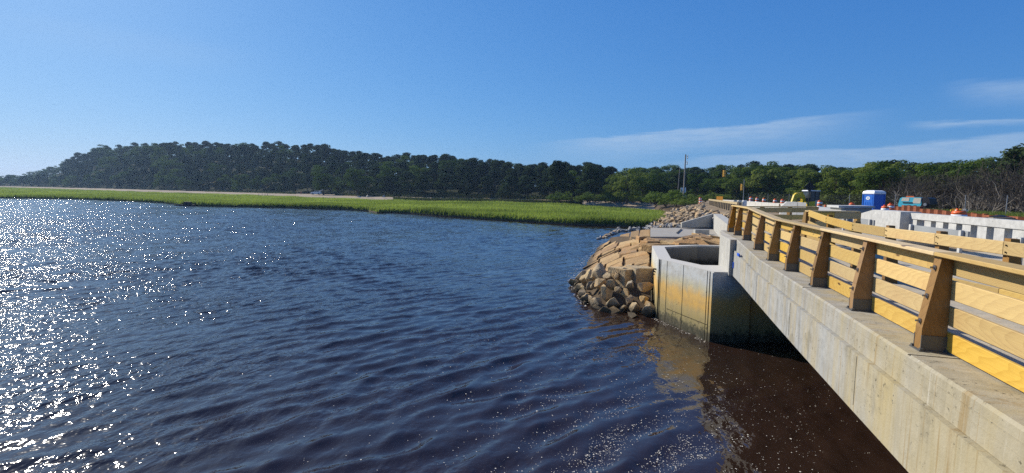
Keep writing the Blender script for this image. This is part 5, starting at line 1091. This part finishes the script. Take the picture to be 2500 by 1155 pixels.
# shrubs on the verge beside the utility pole
for k, (px, yb, yt, Y) in enumerate([(1600, 498, 462, 112), (1618, 496, 458, 110), (1640, 497, 465, 105), (1655, 497, 462, 103), (1672, 498, 470, 100), (1690, 499, 474, 98), (1625, 503, 480, 102), (1650, 503, 482, 98), (1672, 503, 483, 94), (1692, 500, 486, 90), (1706, 494, 474, 97), (1722, 492, 472, 100), (1740, 490, 470, 104), (1760, 489, 474, 106), (1590, 497, 470, 116), (1775, 488, 472, 108)]):
    b_ = PY(px, yb, Y); tp = PY(px, yt, Y); tree('shrub', 'green_shrub', 'leafy green shrub on the road verge around the tall utility pole', 'shrub', 'shrubs on the verge by the utility pole', b_, (tp.z - b_.z) / 2.6, 1.25, ('foliage', 'stem'))
for k, px in enumerate([1355, 1368, 1420, 1435, 1452, 1478, 1500, 1545, 1568]):
    b_ = PY(px, 493, 142); tree('shrub', 'beach_shrub', 'low green bush where the beach meets the wood', 'shrub', 'bushes at the back of the beach', b_, random.uniform(0.9, 1.4), 1.2, ('foliage', 'stem'))
# low scrub and undergrowth: nobody could count it
C = []; rg = np.random.default_rng(5)
for k in range(26000):
    px = rg.uniform(-60, 2640); p = ground(px, rg.uniform(-0.06, 0.10)); 
    if (px < 960 and rg.random() < 0.5) or 720 < px < 820: continue
    C.append((p.x, p.y, p.z + rg.uniform(0.1, 1.5) * rg.uniform(0.4, 1.2) * (1.6 if px > 1700 else 1.0)))
for k in range(9000):
    px = rg.uniform(960, 1420); a = back(px); b_ = ground(px, 0); q = a.lerp(b_, rg.uniform(0.12, 0.5)); C.append((q.x, q.y, 1.15 + rg.uniform(0, 0.9)))
for k in range(5000):
    px = rg.choice([rg.uniform(500, 722), rg.uniform(818, 960)]); a = back(px); b_ = ground(px, 0); q = a.lerp(b_, rg.uniform(0.75, 1.0)); C.append((q.x, q.y, 1.75 + rg.uniform(0, 0.7)))
C = np.array(C); V = leaves(C, np.tile([0, -0.2, 0.8], (len(C), 1)), 0.3, rg, 0.8)
C2 = []
for k in range(26000):
    px = rg.uniform(-80, 2300); p = ground(px, rg.uniform(0.84, 1.04)); C2.append((p.x, p.y, p.z + rg.uniform(0.3, 7.0)))
C2 = np.array(C2); V = np.concatenate([V, leaves(C2, np.tile([0, -0.3, 0.6], (len(C2), 1)), 0.62, rg, 0.8)])
o = bpy.data.objects.new('undergrowth', bigmesh('undergrowth', V, np.arange(len(V)).reshape(-1, 4), 'scrub_leaves')); col.objects.link(o); o['kind'] = 'stuff'; tag(o, 'low green scrub along the edge of the wood', 'undergrowth')
# rough grass in front of the fence
NG = 14000; V = np.zeros((NG, 3, 3)); a = np.array(PY(2150, 512, 58)); b_ = np.array(PY(2620, 535, 41)); tt = rg.random(NG); P = a + (b_ - a) * tt[:, None]; P[:, 1] += rg.uniform(-3, 5, NG); P[:, 0] += rg.uniform(-1, 2, NG); P[:, 2] = 2.98; hh = rg.uniform(0.2, 0.75, NG); an = rg.uniform(0, 3.14, NG); w = np.stack([np.cos(an) * 0.025, np.sin(an) * 0.025, 0 * an], 1)
V[:, 0] = P - w; V[:, 1] = P + w; V[:, 2] = P + np.stack([rg.normal(0, 0.12, NG), rg.normal(0, 0.12, NG), hh], 1)
o = bpy.data.objects.new('verge_grass', bigmesh('verge_grass', V.reshape(-1, 3), np.arange(NG * 3).reshape(-1, 3), 'shrub_leaves')); col.objects.link(o); o['kind'] = 'stuff'; tag(o, 'rough pale grass below the fence behind the sheet piles', 'grass')

for k in range(17):
    px = 2205 + k * 26 + random.uniform(-8, 8); Y = interp(px, DF) + random.uniform(-3, 6); p = dirh(px) * Y; p.z = 2.9; hgt = PY(px, lerp(430, 392, (px - 2205) / 440) + random.uniform(-8, 14), Y).z - 2.9
    tree('dusky', 'scrub_tree', 'dusky half dead scrub tree %s in the grey thicket' % ('left of the middle fence post' if px < 2355 else 'between the two right fence posts' if px < 2460 else 'at the right edge'), 'tree', 'dusky scrub trees in the thicket', p, hgt / 10.0, 1.25)
# bare grey thicket behind the fence
def bare_mesh(seed):
    rg_ = random.Random(seed); mb = MB(); twigs = MB()
    def grow(p, d, L, r_, dep):
        n_ = 3; pts = [p]; q = p
        for k in range(n_): d = (d + Vector((rg_.gauss(0, 0.16), rg_.gauss(0, 0.16), rg_.gauss(0.03, 0.1)))).normalized(); q = q + d * (L / n_); pts.append(q)
        (mb if dep < 2 else twigs).tube(pts, [lerp(r_, r_ * 0.6, k / n_) for k in range(n_ + 1)], 5 if dep < 2 else 3, False)
        if dep < 4:
            for k in range(3 if dep else 4):
                i = rg_.choice((2, 3, 3)) if dep else rg_.choice((1, 2, 3, 3)); nd = (d + Vector((rg_.gauss(0, 0.62), rg_.gauss(0, 0.62), rg_.gauss(0.1, 0.4)))).normalized(); grow(pts[i], nd, L * rg_.uniform(0.55, 0.78), r_ * 0.55, dep + 1)
    for s_ in range(3): grow(Vector((rg_.uniform(-0.5, 0.5), rg_.uniform(-0.5, 0.5), -0.2)), Vector((rg_.gauss(0, 0.3), rg_.gauss(0, 0.3), 1)).normalized(), 2.1, 0.075, 0)
    return mb.mesh('branches', 'pale_bark'), twigs.mesh('twigs', 'dead_bark')
BT = [bare_mesh(900 + k) for k in range(4)]
for k in range(44):
    px = random.uniform(2190, 2640); Y = interp(px, DF) - random.uniform(2, 10); p = dirh(px) * Y; p.z = 3.0; bm_, tw = random.choice(BT); s = random.uniform(0.75, 1.15) * (1.0 if px < 2400 else 1.2)
    r_ = thing('bare_tree', 'leafless grey thicket tree ' + next(n_ for a_, n_ in ((2230, 'behind the gap between blue toilet and compressor'), (2300, 'directly behind the teal compressor'), (2365, 'just left of the middle fence post'), (2420, 'above the barrel with yellow lamps'), (2470, 'around the right hand fence post'), (9999, 'at the far right edge of the thicket')) if px < a_), 'tree', p, 'bare grey trees behind the fence'); rz = random.uniform(0, 6.28)
    for nm, me in (('branches', bm_), ('twigs', tw)):
        o = bpy.data.objects.new(nm, me)
        if nm == 'twigs': o['kind'] = 'stuff'
        o.name = nm; col.objects.link(o); o.parent = r_; o.scale = (s, s, s); o.rotation_euler = (0, 0, rz)

# ------------------------------------------------------------------ the hazy summer air
m = bpy.data.materials.new('haze'); m.use_nodes = True; nt_ = m.node_tree; nt_.nodes.clear(); ou = nt_.nodes.new('ShaderNodeOutputMaterial'); pv = nt_.nodes.new('ShaderNodeVolumePrincipled')
pv.inputs['Color'].default_value = (0.45, 0.68, 1.0, 1); pv.inputs['Density'].default_value = 0.00017; pv.inputs['Anisotropy'].default_value = 0.35; nt_.links.new(pv.outputs[0], ou.inputs['Volume']); M['haze'] = m
mb = MB(); mb.box((-100, 480, 29.0), (3200, 2400, 66.0)); o = part('haze', mb, 'haze'); o['kind'] = 'stuff'; o.display_type = 'WIRE'
